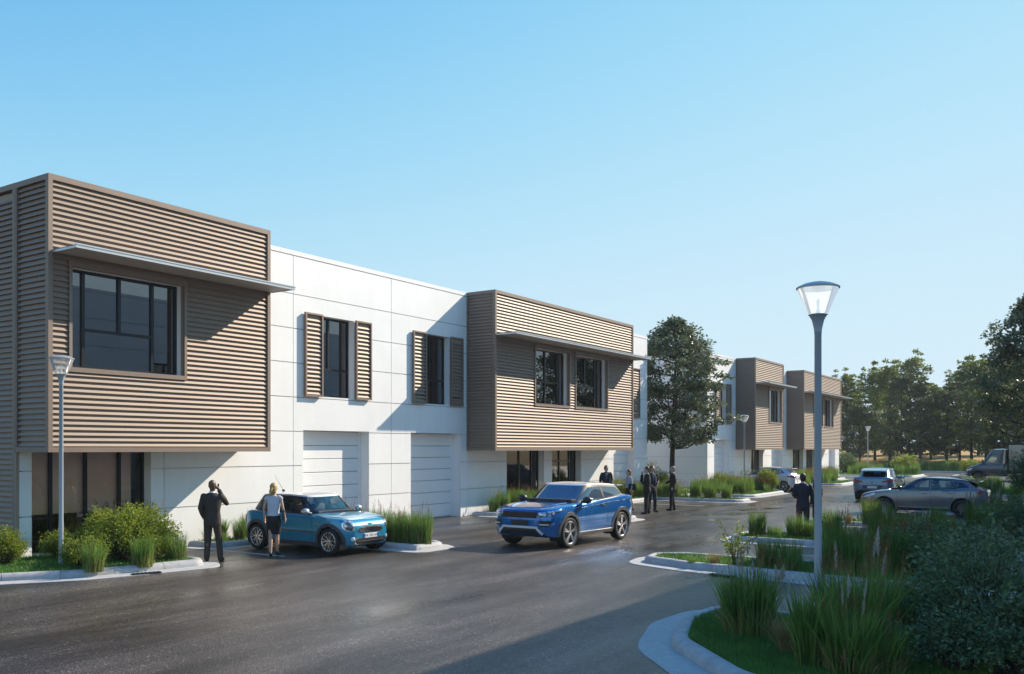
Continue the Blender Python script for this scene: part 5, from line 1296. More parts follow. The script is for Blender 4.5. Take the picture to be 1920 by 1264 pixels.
p7, _ = person('fair haired man in a dark suit standing at the open side of the group', (34.0, 14.60, 0), YAW+PI*.52, 'suit_black', hair='hair_grey', armL='hang', armR='front', feet=((.10, .10), (-.10, -.10)), H=1.78)
p8, _ = person('man in a dark suit seen from behind at the grasses near the tall lamp post', (25.75, 7.12, 0), YAW-.12, 'suit_navy', hair='hair_dark', armL='front', armR='hang', vox=.010, H=1.79)
p9, _ = person('man in a black suit half hidden by the tall lamp post', (26.30, 6.88, 0), YAW+PI/2, 'suit_black', hair='hair_dark', armL='hang', armR='hang', H=1.82)
# ================================================================== PLANTS
leaf_mat('reed_green', (.062, .145, .028), (.26, .38, .085), translucent=.48, scale=2.0)
leaf_mat('reed_dry', (.24, .18, .07), (.40, .31, .14), translucent=.3, scale=3.0)
leaf_mat('seed_red', (.22, .06, .03), (.42, .17, .08), rough=.8, translucent=.35)
leaf_mat('plume_white', (.45, .40, .34), (.66, .60, .52), rough=.9, translucent=.4)
leaf_mat('lawn_green', (.055, .15, .02), (.14, .30, .05), translucent=.3, scale=3.0)
leaf_mat('bush_green', (.09, .14, .016), (.34, .40, .05), translucent=.48, scale=2.5)
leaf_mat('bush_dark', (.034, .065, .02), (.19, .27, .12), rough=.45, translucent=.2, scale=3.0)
leaf_mat('tree_leaf', (.040, .068, .028), (.24, .28, .16), rough=.38, translucent=.3, scale=.8)
leaf_mat('pine_leaf', (.026, .048, .014), (.13, .17, .05), rough=.5, translucent=.25, scale=.35)
leaf_mat('gold_leaf', (.075, .11, .016), (.27, .33, .05), rough=.5, translucent=.35, scale=.35)
F_, HX_, HY_ = 1690.0, 960.0, 841.0
def gp(px, py, z=0.0):
    """point of the ground plane z under a pixel of the 1920-wide picture (used only to lay the plan out)"""
    u = (px-HX_)/F_; w_ = (HY_-py)/F_; d = (z-2.5)/w_
    return Vector(((math.cos(YAW)+u*math.sin(YAW))*d, (math.sin(YAW)-u*math.cos(YAW))*d, z))
def blades(n, h, r0, lean, w, seed, seg=4, hv=.35, droop=.12):
    rg = np.random.RandomState(seed)
    a = rg.uniform(0, 2*PI, n); rr = r0*np.sqrt(rg.uniform(0, 1, n)); bx, by = rr*np.cos(a), rr*np.sin(a)
    da = a+rg.normal(0, .9, n); L = h*(1-hv*rg.uniform(0, 1, n)**1.5); ln = np.abs(rg.normal(0, lean, n))+lean*.2*rr/max(r0, .01); dr = droop*rg.uniform(0, 1, n)**2
    fa = rg.uniform(0, PI, n); W = w*rg.uniform(.6, 1.25, n); t = np.linspace(0, 1, seg+1)
    V = np.zeros((n, seg+1, 2, 3), np.float32)
    for i, s in enumerate(t):
        off = ln*L*s**1.8; z = L*(s-dr*s**3)
        cx, cy = bx+np.cos(da)*off, by+np.sin(da)*off; hw_ = W*.5*(1-s**2.2)*(.75+.25*min(1, s*4))+.0006
        V[:, i, 0] = np.stack([cx-np.cos(fa)*hw_, cy-np.sin(fa)*hw_, z], 1); V[:, i, 1] = np.stack([cx+np.cos(fa)*hw_, cy+np.sin(fa)*hw_, z], 1)
    base = (np.arange(n)*(seg+1)*2)[:, None]; F = []
    for i in range(seg): F.append(base+np.array([2*i, 2*i+1, 2*i+3, 2*i+2]))
    return V.reshape(-1, 3), np.stack(F, 1).reshape(-1, 4)
def plume(n_stems, h, r0, seed, pl=.25, pr=.035, nleaf=60, lw=.012, ll=.035, lean=.10, stem_w=.004, hv=.25):
    """stems that end in a feathery head"""
    rg = np.random.RandomState(seed); SV, SF, PV, PF = [], [], [], []; b = 0; c = 0
    for k in range(n_stems):
        a = rg.uniform(0, 2*PI); r = r0*math.sqrt(rg.uniform()); L = h*(1-hv*rg.uniform()); d = a+rg.normal(0, .6); ln = abs(rg.normal(0, lean))
        P = lambda s: np.array([r*math.cos(a)+math.cos(d)*ln*L*s*s, r*math.sin(a)+math.sin(d)*ln*L*s*s, L*s])
        fa = rg.uniform(0, PI); wv = np.array([math.cos(fa), math.sin(fa), 0])*stem_w/2
        for s in np.linspace(0, 1, 4): SV += [P(s)-wv, P(s)+wv]
        for i in range(3): SF.append((b+2*i, b+2*i+1, b+2*i+3, b+2*i+2))
        b += 8
        for q in range(nleaf):
            f = rg.uniform(); s = 1-pl/L*(1-f); p = P(s); prr = pr*math.sin(PI*min(.98, .12+.88*f))**.8*(1.2-f*.6); an = rg.uniform(0, 2*PI)
            e = np.array([math.cos(an), math.sin(an), 0]); tip = p+e*prr*rg.uniform(.5, 1.2)+np.array([0, 0, ll*rg.uniform(.5, 1.2)]); sd = np.array([-e[1], e[0], 0])*lw/2
            m = (p+tip)/2; PV += [p, m-sd, tip, m+sd]; PF.append((c, c+1, c+2, c+3)); c += 4
    return np.array(SV), np.array(SF), np.array(PV), np.array(PF)
def leaves(centers, dirs, size, rg, aspect=.55, up=.35, curl=.25):
    """one folded leaf per centre, pointing roughly along dirs"""
    n = len(centers); d = dirs+rg.normal(0, .55, (n, 3)); d /= np.linalg.norm(d, axis=1)[:, None]+1e-6
    u = rg.normal(0, 1, (n, 3))+np.array([0, 0, up*3]); s = np.cross(d, u); s /= np.linalg.norm(s, axis=1)[:, None]+1e-6; nn = np.cross(s, d)
    L = size*rg.uniform(.6, 1.3, n)[:, None]; W = L*aspect*.5
    V = np.stack([centers, centers+d*L*.5-s*W+nn*W*curl, centers+d*L-nn*L*.08, centers+d*L*.5+s*W+nn*W*curl], 1).astype(np.float32)
    return V.reshape(-1, 3), (np.arange(n)[:, None]*4+np.arange(4)).astype(np.int32)
GR = {}
def grass_variant(key, n, h, r0, lean, w, seed, red=0, white=0, seg=4, dry=0, droop=.12, rh=1.25, pz=1.0):
    V, F = blades(n, h, r0, lean, w, seed, seg, droop=droop); parts = [('blades', mesh_arrays('blades', V, F, True), 'reed_green' if dry < 1 else 'reed_dry')]
    if 0 < dry < 1:
        V, F = blades(int(n*dry), h*.55, r0*1.05, lean*2.2, w*.9, seed+7, seg, droop=.5); parts.append(('dry_blades', mesh_arrays('dry_blades', V, F, True), 'reed_dry'))
    for cnt, mt, nm, (pl, pr, nl, lw, ll), hh in ((red, 'seed_red', 'seed_heads', (.22, .022, 34, .008, .025), rh), (white, 'plume_white', 'plumes', (.26, .032, 150, .009, .06), rh+.10)):
        if cnt:
            SV, SF, PV, PF = plume(cnt, h*hh*pz, r0*.9, seed+11, pl*h*1.05, pr, nl, lw, ll, lean=.12)
            parts.append(('stems', mesh_arrays('stems', SV, SF), 'reed_dry')); parts.append((nm, mesh_arrays(nm, PV, PF), mt))
    for nm, me, mt in parts: me.materials.append(M[mt])
    GR[key] = parts
NPL = [0]
DESC = {'reed': 'tall grass with few rust seed heads', 'plai': 'plain green grass clump', 'plum': 'green grass with pale plumes', 'redt': 'thin grass with rust red seed heads', 'low': 'low green grass tuft',
        'far0': 'green grass with rust seed heads', 'far1': 'broad plain green grass clump', 'tuft': 'dry tan grass tuft', 'near': 'broad leafy grass clump'}
def grass(key, x, y, label, z=.10, s=1.0, sz=1.0, group=None, name='reed_clump'):
    if '{}' in label: label = label.format(DESC[key[:4] if key != 'low' else 'low'])
    t = thing(name, label, 'plant', (x, y, z), rnd.uniform(0, 6.28), group); t.scale = (s, s, s*sz)
    for nm, me, mt in GR[key]:
        o = link(nm, me, None, t); o['kind'] = 'stuff'
    NPL[0] += 1; return t
for i in range(3): grass_variant('reed%d' % i, 420, .92, .26, .12, .011, 100+i, red=12 if i != 1 else 5, dry=.30)
for i in range(2): grass_variant('plain%d' % i, 380, .85, .25, .16, .011, 140+i, dry=.30)
grass_variant('plumed', 300, .80, .24, .14, .011, 160, red=6, white=4)
grass_variant('near0', 480, .95, .30, .20, .018, 200, red=20, white=0, seg=5, dry=.30); grass_variant('near1', 480, 1.05, .34, .24, .020, 210, red=20, white=4, seg=5, dry=.28); grass_variant('near2', 260, 1.0, .14, .18, .026, 220, seg=5, dry=.08)
grass_variant('tuft', 260, .52, .09, .55, .006, 230, white=4, dry=1, seg=5, rh=1.9, droop=.35); grass_variant('tuft2', 200, .42, .08, .5, .006, 240, dry=1, seg=4, droop=.35, red=0, white=2, rh=1.6)
grass_variant('plumes_tall', 120, .5, .10, .3, .008, 250, white=6, seg=4, rh=2.1)
grass_variant('low', 240, .45, .22, .22, .010, 260); grass_variant('redtall', 120, .6, .2, .2, .010, 270, red=24, rh=1.5)
grass_variant('far0', 160, .95, .34, .12, .022, 300, red=10, seg=3); grass_variant('far1', 150, .85, .36, .14, .022, 310, seg=3)
# ---- near bed (shade)
g0 = 'grasses round the tall lamp post'
for px, py, k, s, lb in [(1405, 1192, 'near0', 1.0, 'dense upright green grass clump at the kerb nose of the lamp post bed'), (1475, 1226, 'tuft', 1.0, 'dry tan grass tuft with silvery plumes beside the lamp post'),
        (1517, 1252, 'near2', .95, 'narrow leafy grass spike right against the lamp post'), (1600, 1225, 'near1', 1.05, 'largest green grass clump behind the lamp post'), (1668, 1205, 'near0', .95, 'tall green grass clump between lamp post and dark shrub'),
        (1590, 1262, 'near1', .75, 'shorter green grass clump in front of the largest clump'), (1660, 1262, 'near0', .62, 'short green grass clump beside the dark shrub'), (1398, 1150, 'plumes_tall', .9, 'silver plumed grass behind the clump at the kerb nose'), (1560, 1168, 'redtall', 1.0, 'thin rust red seed heads behind the lamp post')]:
    p = gp(px, py, .1); grass(k, p.x, p.y, lb, s=s, group=g0)
# ---- second bed
for px, py, k, s, lb in [(1440, 1064, 'plain0', .80, 'low green grass clump next to the sapling'), (1480, 1072, 'plain1', .85, 'green grass clump second from the sapling'), (1568, 1072, 'reed0', 1.12, 'tall green grass clump behind the lamp pole in the sapling bed'),
        (1606, 1078, 'reed2', 1.05, 'tall grass clump with rust seed heads right of the lamp pole'), (1672, 1080, 'near0', .98, 'broad green grass clump by the dark shrub in the sapling bed'), (1722, 1082, 'near0', .95, 'broad green grass clump half behind the dark shrub'), (1640, 1092, 'redtall', .95, 'rust red seed heads at the kerb of the sapling bed'),
        (1298, 1058, 'low', .42, 'tiny green tuft in the sunlit nose of the sapling bed'), (1338, 1060, 'tuft2', .75, 'small dry tuft in the sunlit nose of the sapling bed'), (1770, 1088, 'reed1', 1.0, 'grass clump deep in the shade of the sapling bed')]:
    p = gp(px, py, .1); grass(k, p.x, p.y, lb, s=s, group='grasses of the sapling bed')
# ---- third bed
for j, (px, py, k, s) in enumerate([(1420, 1006, 'reed0', .82), (1452, 1007, 'low', .8), (1490, 1009, 'reed2', .75), (1518, 1010, 'plain0', .72), (1560, 1012, 'reed1', .95), (1580, 1013, 'tuft', .75), (1612, 1014, 'tuft2', 1.0), (1650, 1020, 'reed0', 1.0), (1672, 1024, 'plumed', .95), (1700, 1026, 'reed2', .95), (1735, 1030, 'plumed', .9), (1770, 1032, 'reed1', .95)]):
    p = gp(px, py, .1); lb = {0: 'upright grass clump at the nose of the bed before the man in the dark suit', 1: 'thin low tuft between two grass clumps before the man in the dark suit', 5: 'tan plumed tuft in the bed beside the man in the dark suit'}.get(j, '{} in the bed beside the dark suited man')
    grass(k, p.x, p.y, lb, s=s, group='grasses beside the man in the dark suit')
for j, (px, py, k, s) in enumerate([(1590, 982, 'tuft', .8), (1632, 984, 'reed1', .95), (1660, 986, 'plain0', .9), (1690, 988, 'redtall', .8), (1725, 990, 'low', 1.1), (1755, 992, 'plain1', .9), (1776, 994, 'low', 1.0), (1832, 996, 'plumed', 1.2), (1856, 998, 'plumed', 1.15), (1885, 1000, 'reed2', 1.15)]):
    p = gp(px, py, .1); grass(k, p.x, p.y, '{} in front of the silver hatchback', s=s, group='grasses in front of the silver hatchback')
for j in range(9):
    grass(['plumed', 'reed0', 'plain1'][j % 3], 40.1+rnd.uniform(-.6, .6), 1.6+j*.68, '{} behind the silver hatchback', s=rnd.uniform(.85, 1.1), group='grasses behind the silver hatchback')
for j in range(26):
    grass(['far0', 'redtall', 'far1'][j % 3], rnd.uniform(52.6, 61.4), rnd.uniform(2.2, 7.8), '{} in the bed before the van', s=rnd.uniform(.75, 1.05), group='grasses in the bed before the van')
# ---- left beds
for px, py, k, s, lb in [(175, 1072, 'plain0', .75, 'low grass clump at the kerb beside the lamp pole in the corner bed'), (268, 1063, 'plain1', .80, 'sunny grass clump in front of the round shrubs'), (330, 1052, 'plain0', .78, 'sunny grass clump at the pointed end of the corner bed'), (215, 1030, 'redtall', 1.35, 'rust seed heads among the shrubs by the shop window'), (262, 1022, 'reed0', 1.15, 'tall grass between shrubs and white wall'), (130, 1030, 'redtall', 1.3, 'rust seed heads beside the lamp pole'), (88, 1032, 'reed1', .85, 'grass clump at the white corner column'), (300, 1034, 'plumes_tall', 1.1, 'silver plumed grass against the white wall of the corner bed')]:
    p = gp(px, py, .1); grass(k, p.x, p.y, lb, s=s, group='grasses of the corner bed')
L1P = [(14.95, 19.15, 'plumes_tall', .8), (15.15, 18.85, 'low', .7), (15.45, 19.2, 'near2', .62), (15.85, 18.95, 'plain0', .72), (16.2, 19.1, 'reed1', .74), (16.6, 19.0, 'reed0', .78), (17.2, 18.9, 'reed2', .85)]
for j, (x, y, k, s) in enumerate(L1P): grass(k, x, y, '{} at the white wall behind the teal hatchback' if j > 1 else 'thin pale grass at the white wall behind the bald man', s=s, group='grasses behind the teal hatchback')
for j in range(14):
    y = 14.22+j*.335; grass(['reed0', 'plain0', 'reed2', 'reed1'][j % 4], 17.62+rnd.uniform(-.16, .2), y, '{} in the strip along the teal hatchback', s=rnd.uniform(.90, 1.04), group='row of tall grasses beside the teal hatchback')
for j, (x, y, k, s) in enumerate([(27.85, 19.1, 'plumed', .9), (28.3, 19.0, 'reed1', .95), (29.2, 19.1, 'reed2', 1.0), (29.6, 18.9, 'reed0', .95), (30.1, 19.1, 'plain0', .95), (30.6, 18.9, 'plumed', 1.05), (31.1, 19.1, 'plumed', 1.0), (31.5, 18.9, 'redtall', 1.0), (28.4, 17.2, 'reed1', .7), (28.4, 16.2, 'low', .9), (28.5, 14.25, 'low', .62)]):
    grass(k, x, y, 'small green tuft at the kerb end behind the blue SUV' if j == 10 else '{} by the entrance behind the blue SUV', s=s, group='grasses by the glazed entrance')
for j in range(22):
    x, y = (rnd.uniform(36.2, 41.6), rnd.uniform(18.55, 19.4)) if j < 13 else (rnd.uniform(40.6, 41.6), rnd.uniform(14.6, 18.4))
    grass(['reed0', 'plain1', 'redtall', 'reed2'][j % 4], x, y, '{} behind the standing group', s=rnd.uniform(.85, 1.1), group='grasses behind the standing group')
for j in range(40):
    x, y = rnd.uniform(45.1, 50.1), rnd.uniform(15.3, 18.6)
    grass(['far0', 'far1', 'redtall', 'reed1'][j % 4], x, y, '{} before the white hatchback', s=rnd.uniform(.85, 1.12), group='grasses before the white hatchback')
for j in range(40):
    if j < 12: x, y = rnd.uniform(54.6, 56.4), rnd.uniform(15.2, 19)
    elif j < 30: x, y = rnd.uniform(62.8, 75.5), rnd.uniform(17.8, 19.3)
    else: x, y = rnd.uniform(63, 66.6), rnd.uniform(15.2, 17.5)
    grass(['far0', 'far1', 'redtall'][j % 3], x, y, '{} in front of the far building', s=rnd.uniform(.95, 1.25), group='grasses in front of the far building')
for j in range(18): grass(['far0', 'far1'][j % 2], rnd.uniform(84.2, 91), rnd.uniform(14.3, 23), '{} at the far building end', s=rnd.uniform(1.0, 1.4), group='grasses at the end of the far building')
for j in range(26): grass('far1', rnd.uniform(103.6, 106.4), 4+j*1.15+rnd.uniform(-.3, .3), 'grass clump in the far bed below the trees', s=rnd.uniform(1.3, 1.9), group='grasses in the far bed below the trees')

# ---- lawns
def lawn(key, n, h=.07, w=.006, lift=0.0, clipbox=None):
    b = BEDS[key]; poly = b['poly']; xs = [p[0] for p in poly]; ys_ = [p[1] for p in poly]; rg = np.random.RandomState(len(key)*7+n)
    x0, x1, y0, y1 = clipbox or (min(xs), max(xs), min(ys_), max(ys_)); P = []
    P0 = np.array(poly); j = np.roll(np.arange(len(P0)), 1)
    pts = np.stack([rg.uniform(x0, x1, n), rg.uniform(y0, y1, n)], 1); ins = np.zeros(n, bool)
    for i in range(len(P0)):
        a, c = P0[i], P0[j[i]]; cond = (a[1] > pts[:, 1]) != (c[1] > pts[:, 1])
        with np.errstate(divide='ignore', invalid='ignore'): xi = (c[0]-a[0])*(pts[:, 1]-a[1])/(c[1]-a[1])+a[0]
        ins ^= cond & (pts[:, 0] < xi)
    pts = pts[ins]; m = len(pts); a = rg.uniform(0, 2*PI, m); L = h*rg.uniform(.5, 1.3, m); ln = rg.uniform(.1, .8, m)*L; fa = a+PI/2+rg.normal(0, .4, m)
    sx, sy = np.cos(fa)*w/2, np.sin(fa)*w/2; z = b['top']-.005
    mid = np.stack([pts[:, 0]+np.cos(a)*ln*.35, pts[:, 1]+np.sin(a)*ln*.35, z+L*.6], 1); tip = np.stack([pts[:, 0]+np.cos(a)*ln, pts[:, 1]+np.sin(a)*ln, z+L], 1)
    S = np.stack([sx, sy, sx*0], 1); base = np.stack([pts[:, 0], pts[:, 1], np.full(m, z)], 1)
    V = np.stack([base-S, base+S, mid+S*.8, mid-S*.8, tip+S*.15, tip-S*.15], 1).reshape(-1, 3)
    c = np.array([b['root'].location.x, b['root'].location.y, 0]); V = V-c
    I = np.arange(m)[:, None]*6; F = np.concatenate([I+np.array([0, 1, 2, 3]), I+np.array([3, 2, 4, 5])])
    o = link('lawn_grass', mesh_arrays('lawn_grass', V, F, True), M['lawn_green'], b['root']); o['kind'] = 'stuff'
lawn('R0', 90000, .075, .006, clipbox=(8.2, 13.3, 1.0, 5)); lawn('L0', 42000, .085, .010, clipbox=(7, 12.6, 15.9, 19.6)); lawn('R1', 22000, .08, .010); lawn('L1', 9000, .09, .012); lawn('R2', 9000, .09, .014); lawn('L2', 7000, .1, .016); lawn('L3', 12000, .12, .022, clipbox=(35, 44.4, 13, 24)); lawn('L4', 14000, .14, .03, clipbox=(44, 51, 14.5, 25)); lawn('R3', 6000, .1, .018)
for k_ in ('L5', 'L6', 'L7', 'R4', 'R5'): lawn(k_, 5000, .16, .05)

# ---- shrubs
def shrub_mesh(rx, ry, rz, n_twig, per, size, seed, aspect=.55, z0=.12, inner=.45, mt='bush_green', flat=0.0):
    rg = np.random.RandomState(seed); C, D = [], []; tw = MB()
    lob = [(rg.uniform(0, 2*PI), rg.uniform(-.2, 1.0), rg.uniform(.75, 1.12)) for _ in range(9)]
    for k in range(n_twig):
        a = rg.uniform(0, 2*PI); e = math.asin(rg.uniform(-.25, 1)); v = np.array([math.cos(a)*math.cos(e), math.sin(a)*math.cos(e), math.sin(e)])
        sc = .88
        for la, le, ls in lob:
            dd = v @ np.array([math.cos(la)*math.cos(le), math.sin(la)*math.cos(le), math.sin(le)])
            if dd > .78: sc = max(sc*.0+ls, .75)
        sc *= rg.uniform(.82, 1.06); tip = np.array([v[0]*rx*sc, v[1]*ry*sc, z0+rz*.42+v[2]*rz*.58*sc]); root = np.array([rg.normal(0, .06), rg.normal(0, .06), 0.0])
        if k % max(1, n_twig//40) == 0:
            md = root*.5+tip*.5+np.array([0, 0, rz*.10]); tw.tube([root, md, root*.15+tip*.85], [.012, .007, .003], 4)
        t = inner+(1.02-inner)*rg.uniform(0, 1, per)**.7
        md = root*.5+tip*.5+np.array([0, 0, rz*.10])
        P = ((1-t)**2)[:, None]*root+(2*t*(1-t))[:, None]*md+(t*t)[:, None]*tip+rg.normal(0, .035+size*.4, (per, 3)); P[:, 2] = np.maximum(P[:, 2], .02)
        C.append(P); D.append(np.repeat(v[None]*np.array([1, 1, .5]), per, 0))
    C = np.concatenate(C); D = np.concatenate(D); V, F = leaves(C, D, size, rg, aspect)
    fm = mesh_arrays('foliage', V, F, False); fm.materials.append(M[mt]); tm = tw.mesh('stems'); tm.materials.append(M['bark'])
    return [('foliage', fm), ('stems', tm)]
def shrub(parts, x, y, label, s=1.0, z=.08, name='shrub', sz=1.0, group=None):
    t = thing(name, label, 'shrub', (x, y, z), rnd.uniform(0, 6.28), group); t.scale = (s, s, s*sz)
    for nm, me in parts: link(nm, me, None, t)
    return t
SH = {'round0': shrub_mesh(.75, .75, 1.25, 150, 40, .062, 1), 'round1': shrub_mesh(.6, .6, 1.05, 130, 40, .060, 2), 'low': shrub_mesh(.6, .55, .7, 110, 36, .055, 3),
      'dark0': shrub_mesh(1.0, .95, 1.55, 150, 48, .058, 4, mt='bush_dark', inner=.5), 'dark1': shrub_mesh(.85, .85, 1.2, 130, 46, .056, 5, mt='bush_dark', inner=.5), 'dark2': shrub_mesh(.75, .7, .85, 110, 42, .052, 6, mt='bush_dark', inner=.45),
      'far': shrub_mesh(.9, .9, 1.3, 90, 26, .13, 7), 'fardark': shrub_mesh(1.2, 1.2, 1.8, 110, 26, .16, 8, mt='bush_dark')}
for x, y, k, s, lb in [(10.35, 17.05, 'low', .85, 'low round shrub at the kerb left of the lamp pole'), (11.35, 17.35, 'round0', .9, 'leafy yellow green shrub right beside the lamp pole below the office'), (12.05, 17.5, 'round0', .95, 'largest leafy shrub in front of the shop window'), (11.55, 18.3, 'round1', .95, 'leafy shrub close to the shop window glass'), (12.3, 18.35, 'round1', 1.0, 'leafy shrub at the end of the shop window'), (10.95, 18.95, 'low', .8, 'small shrub at the foot of the white corner column'), (11.75, 16.85, 'low', .8, 'low shrub behind the sunny kerb grasses')]:
    shrub(SH[k], x, y, lb, s)
q_ = gp(10, 1062, .1)
for i_, (px, py, k, s, lb) in enumerate([(q_.x, q_.y, 'round1', .72, 'round green shrub at the foot of the louvred end wall'), (7.7, 18.9, 'low', 1.0, 'low green shrub along the louvred end wall')]): shrub(SH[k], px, py, lb, s)
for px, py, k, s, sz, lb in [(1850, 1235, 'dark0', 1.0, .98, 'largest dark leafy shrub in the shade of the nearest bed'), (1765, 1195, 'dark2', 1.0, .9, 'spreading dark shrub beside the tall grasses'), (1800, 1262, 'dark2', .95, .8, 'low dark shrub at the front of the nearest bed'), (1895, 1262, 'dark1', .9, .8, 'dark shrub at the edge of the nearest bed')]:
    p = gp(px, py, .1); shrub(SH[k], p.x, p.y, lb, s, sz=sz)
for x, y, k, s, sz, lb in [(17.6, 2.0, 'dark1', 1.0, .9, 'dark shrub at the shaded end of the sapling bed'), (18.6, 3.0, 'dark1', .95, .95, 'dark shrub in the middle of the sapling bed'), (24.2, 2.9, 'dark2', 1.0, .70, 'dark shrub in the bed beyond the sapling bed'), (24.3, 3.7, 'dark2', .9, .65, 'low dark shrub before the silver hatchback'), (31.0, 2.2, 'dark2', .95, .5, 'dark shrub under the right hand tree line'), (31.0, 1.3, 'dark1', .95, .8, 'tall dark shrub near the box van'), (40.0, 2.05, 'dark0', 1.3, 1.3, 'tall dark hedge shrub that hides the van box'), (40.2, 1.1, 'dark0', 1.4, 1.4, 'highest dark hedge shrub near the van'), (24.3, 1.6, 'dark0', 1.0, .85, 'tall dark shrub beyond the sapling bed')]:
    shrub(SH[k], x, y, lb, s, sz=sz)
for x, y, k, s, lb in [(38.0, 18.9, 'low', 1.1, 'yellow green shrub behind the woman with the folder'), (43.3, 19.2, 'round1', 1.1, 'leafy shrub at the foot of the leafy tree'), (45.2, 21.5, 'round0', 1.5, 'tall shrub between the two buildings'), (49.9, 15.8, 'round1', 1.15, 'round leafy shrub at the corner of the wide bed'), (48.0, 17.8, 'round0', .9, 'leafy shrub among the grasses of the wide bed'), (44.0, 22.5, 'round0', 1.6, 'big shrub close to the near building end'), (56.2, 15.9, 'low', 1.3, 'shrub behind the white hatchback'), (90.5, 15.6, 'far', 1.3, 'shrub at the far kerb beyond the crossover'), (92.3, 10.3, 'far', 1.0, 'pale shrub beyond the crossover on the far road bed'), (88.5, 20.5, 'fardark', 1.1, 'dark shrub at the far lamp post')]:
    shrub(SH[k], x, y, lb, s)
# sapling in the second bed
p = gp(1376, 1064, .1)
st = thing('sapling', 'slender sapling with sparse leaves at the sunlit end of the second bed', 'sapling', (p.x, p.y, .1))
tw = MB(); rg = np.random.RandomState(77); C, D = [], []
for k in range(9):
    a = rg.uniform(0, 2*PI); top = Vector((math.cos(a)*rg.uniform(.15, .45), math.sin(a)*rg.uniform(.15, .45), rg.uniform(.45, .98))); b0 = Vector((rg.normal(0, .02), rg.normal(0, .02), 0)); md = (b0+top)/2+Vector((-top.x*.25, -top.y*.25, .05))
    tw.tube([b0, md, top], [.010, .007, .003], 5)
    for q in range(70):
        t = rg.uniform(.4, 1.05); P = b0*(1-t)**2+md*2*t*(1-t)+top*t*t; C.append(np.array(P)+rg.normal(0, .045, 3)); D.append(np.array([math.cos(a), math.sin(a), .5]))
V, F = leaves(np.array(C), np.array(D), .055, rg, .6); fm = mesh_arrays('foliage', V, F); link('foliage', fm, M['bush_green'], st); tw.build('stem', M['bark'], st)

# ================================================================== TREES
def tree_parts(H, crown_z, R, seed, n_clump, per, size, shape='egg', mt='tree_leaf', trunk_r=.14, flat=.42, clump=.42, aspect=.6, limbs=26, irregular=.18, leaders=0):
    rg = np.random.RandomState(seed); tk = MB(); lean = rg.normal(0, .03, 2)
    tp = [Vector((lean[0]*H*t*t+.04*math.sin(t*5+seed), lean[1]*H*t*t+.04*math.cos(t*4), H*t)) for t in np.linspace(0, .88, 9)]
    tk.tube([(0, 0, -.15), *tp], [trunk_r*1.5, trunk_r*1.15]+[trunk_r*(1-.105*i) for i in range(1, 9)], 9)
    def env(f, a):
        """crown radius at height fraction f, direction a"""
        b = {'egg': (math.sin(PI*min(1, (f*.93+.07))**.72))**.75, 'egg2': (max(0, 1-abs(2*(f**.85)-.86)**2.6/1.28)**.62 if f < .995 else .1), 'cone': max(.06, (1-f)**.75)*min(1, (f*6+.4)), 'round': math.sqrt(max(0, 1-(2*f-1)**2))}[shape]
        return R*b*(1+irregular*math.sin(3*a+seed)+irregular*.7*math.sin(5*a+f*9+seed*2)+irregular*.6*math.sin(f*17+a*2))
    C, D = [], []; cents = []
    for k in range(n_clump):
        f = rg.uniform(0, 1)**.9; a = rg.uniform(0, 2*PI); r = env(f, a)*math.sqrt(rg.uniform(.12, 1.0)); z = crown_z+(H-crown_z)*f
        cents.append(np.array([r*math.cos(a)+lean[0]*z*.6, r*math.sin(a)+lean[1]*z*.6, z-.12*r*(shape != 'cone')]))
    for k in range(leaders):
        a = rg.uniform(0, 2*PI); r = R*rg.uniform(.1, .55); top = H*rg.uniform(.97, 1.08)
        for q in range(5):
            z = H*.80+(top-H*.80)*q/4; cents.append(np.array([r*math.cos(a)+rg.normal(0, .08), r*math.sin(a)+rg.normal(0, .08), z]))
    nl = leaders*5; cents = np.array(cents)
    for ci, c in enumerate(cents):
        s = clump*rg.uniform(.6, 1.35)*(1 if ci < len(cents)-nl else .5); P = rg.normal(0, 1, (per, 3)); P /= np.linalg.norm(P, axis=1)[:, None]; P *= rg.uniform(.3, 1, per)[:, None]**.6; P[:, 2] = P[:, 2]*flat
        P[:, 2] -= .25*(P[:, 0]**2+P[:, 1]**2)
        C.append(c+P*s); out = c-np.array([0, 0, c[2]]); out = out/(np.linalg.norm(out)+.3); D.append(P*np.array([1, 1, .4])+out*.4)
    for i in rg.choice(len(cents), min(limbs, len(cents)), replace=False):
        c = cents[i]; zz = max(crown_z*.82, c[2]-np.hypot(c[0], c[1])*rg.uniform(.45, .9)); zz = min(zz, H*.86); b0 = Vector((lean[0]*zz*zz/H, lean[1]*zz*zz/H, zz)); e = Vector(c); md = (b0+e)/2+Vector((0, 0, -.10*(e-b0).length))
        tk.tube([b0, md, e], [trunk_r*.38*(1-.5*zz/H), trunk_r*.22, trunk_r*.07], 5)
    V, F = leaves(np.concatenate(C), np.concatenate(D), size, rg, aspect, up=.8)
    fm = mesh_arrays('crown', V, F); fm.materials.append(M[mt]); tm = tk.mesh('trunk', True); tm.materials.append(M['bark'])
    return [('trunk', tm), ('crown', fm)]
def tree(parts, x, y, label, s=1.0, z=0.0, name='tree', group=None, rz=None, sz=1.0):
    t = thing(name, label, 'tree', (x, y, z), rnd.uniform(0, 6.28) if rz is None else rz, group); t.scale = (s, s, s*sz)
    for nm, me in parts: link(nm, me, None, t)
    return t
tree(tree_parts(9.4, 2.9, 2.75, 12, 380, 60, .20, 'egg2', trunk_r=.17, clump=.46, limbs=44), 46.0, 19.75, 'leafy green tree standing between the two white buildings', z=.1, name='leafy_tree', rz=.4)
T0 = tree_parts(11.0, 3.5, 3.3, 31, 330, 60, .24, 'egg', trunk_r=.2, clump=.55, limbs=40)
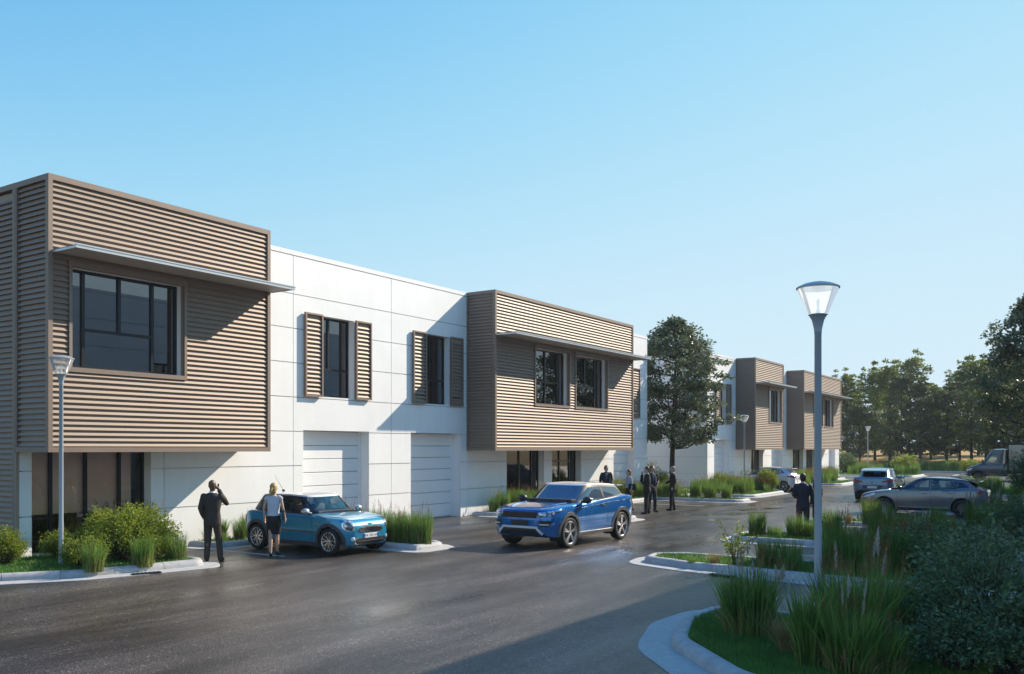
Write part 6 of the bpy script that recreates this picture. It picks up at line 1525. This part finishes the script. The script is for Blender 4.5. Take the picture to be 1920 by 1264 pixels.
tree(T0, 60.5, 3.3, 'tall dark leafy tree rising behind the hedge by the box van', z=.0, name='leafy_tree', s=1.0, sz=1.06, rz=1.0)
TV = [tree_parts(13.5, 1.6, 4.2, 41, 140, 46, .40, 'egg', mt='pine_leaf', trunk_r=.22, clump=.75, limbs=24, irregular=.30, leaders=2), tree_parts(14.5, 1.8, 3.9, 42, 150, 46, .38, 'egg2', mt='gold_leaf', trunk_r=.2, clump=.75, limbs=24, irregular=.34, leaders=5),
      tree_parts(12.0, 1.5, 4.2, 43, 140, 46, .40, 'round', mt='pine_leaf', trunk_r=.22, clump=.75, limbs=24, irregular=.30, leaders=2), tree_parts(13.8, 2.0, 3.9, 44, 140, 46, .38, 'egg', mt='gold_leaf', trunk_r=.2, clump=.72, limbs=24, irregular=.34, leaders=5)]
KL = ['dark evergreen tree in the far row beyond the yard', 'slim golden green tree in the far row beyond the yard', 'round dark tree in the far row beyond the yard', 'tall golden green tree in the far row beyond the yard']
def dirpx(px, X):
    u = (px-HX_)/F_; a, b = math.cos(YAW)+u*math.sin(YAW), math.sin(YAW)-u*math.cos(YAW); return b/a*X
FL = {1588: 'slim golden green tree rising above the end of the far building', 1612: 'small round dark tree right behind the far lamp post', 1640: 'golden green tree above the crossover roof', 1690: 'dark evergreen with a pale trunk above the crossover', 1725: 'broad dark evergreen above the silver hatchback roof', 1745: 'tall golden green tree peeping over the broad dark evergreen', 1800: 'slim golden green tree over the gap before the van', 1850: 'dark evergreen right above the van cab', 1822: 'golden green tree whose crown meets the van cab windscreen'}
for px, X, k, s in [(1560, 128, 2, .95), (1588, 132, 1, .95), (1612, 122, 2, .78), (1640, 130, 3, 1.02), (1668, 126, 1, 1.05), (1690, 119, 0, .98), (1725, 122, 0, 1.0), (1745, 134, 3, 1.06), (1775, 124, 2, .95), (1800, 130, 1, 1.08), (1822, 121, 3, .98), (1850, 128, 0, 1.02), (1880, 118, 0, 1.05), (1905, 124, 1, 1.1), (1940, 118, 2, 1.1), (1600, 150, 0, 1.05), (1660, 152, 2, 1.1), (1705, 150, 1, 1.2), (1760, 155, 0, 1.15), (1835, 150, 3, 1.2), (1890, 152, 0, 1.2), (1540, 140, 3, 1.0), (1960, 126, 0, 1.1), (1985, 120, 3, 1.1)]:
    tree(TV[k], X, dirpx(px, X), FL.get(px, KL[k]), s*.82*rnd.uniform(.80, 1.12), z=.6 if X < 126 else 1.0, name='far_tree', group='trees in the far row beyond the yard')
# ================================================================== HAZE
def haze(density=.00032):
    mb = MB(); mb.box(-1900, 1900, -1900, 1900, -1.2, 19.0); m = bpy.data.materials.new('haze'); m.use_nodes = True; t = m.node_tree; t.nodes.clear()
    o = t.nodes.new('ShaderNodeOutputMaterial'); v = t.nodes.new('ShaderNodeVolumePrincipled'); v.inputs['Color'].default_value = (.86, .93, 1, 1); v.inputs['Density'].default_value = density; v.inputs['Anisotropy'].default_value = 0.2
    t.links.new(v.outputs[0], o.inputs['Volume']); ob = mb.build('haze', m); tag(ob, kind='stuff'); ob['label'] = 'thin pale summer haze over the yard'
haze()
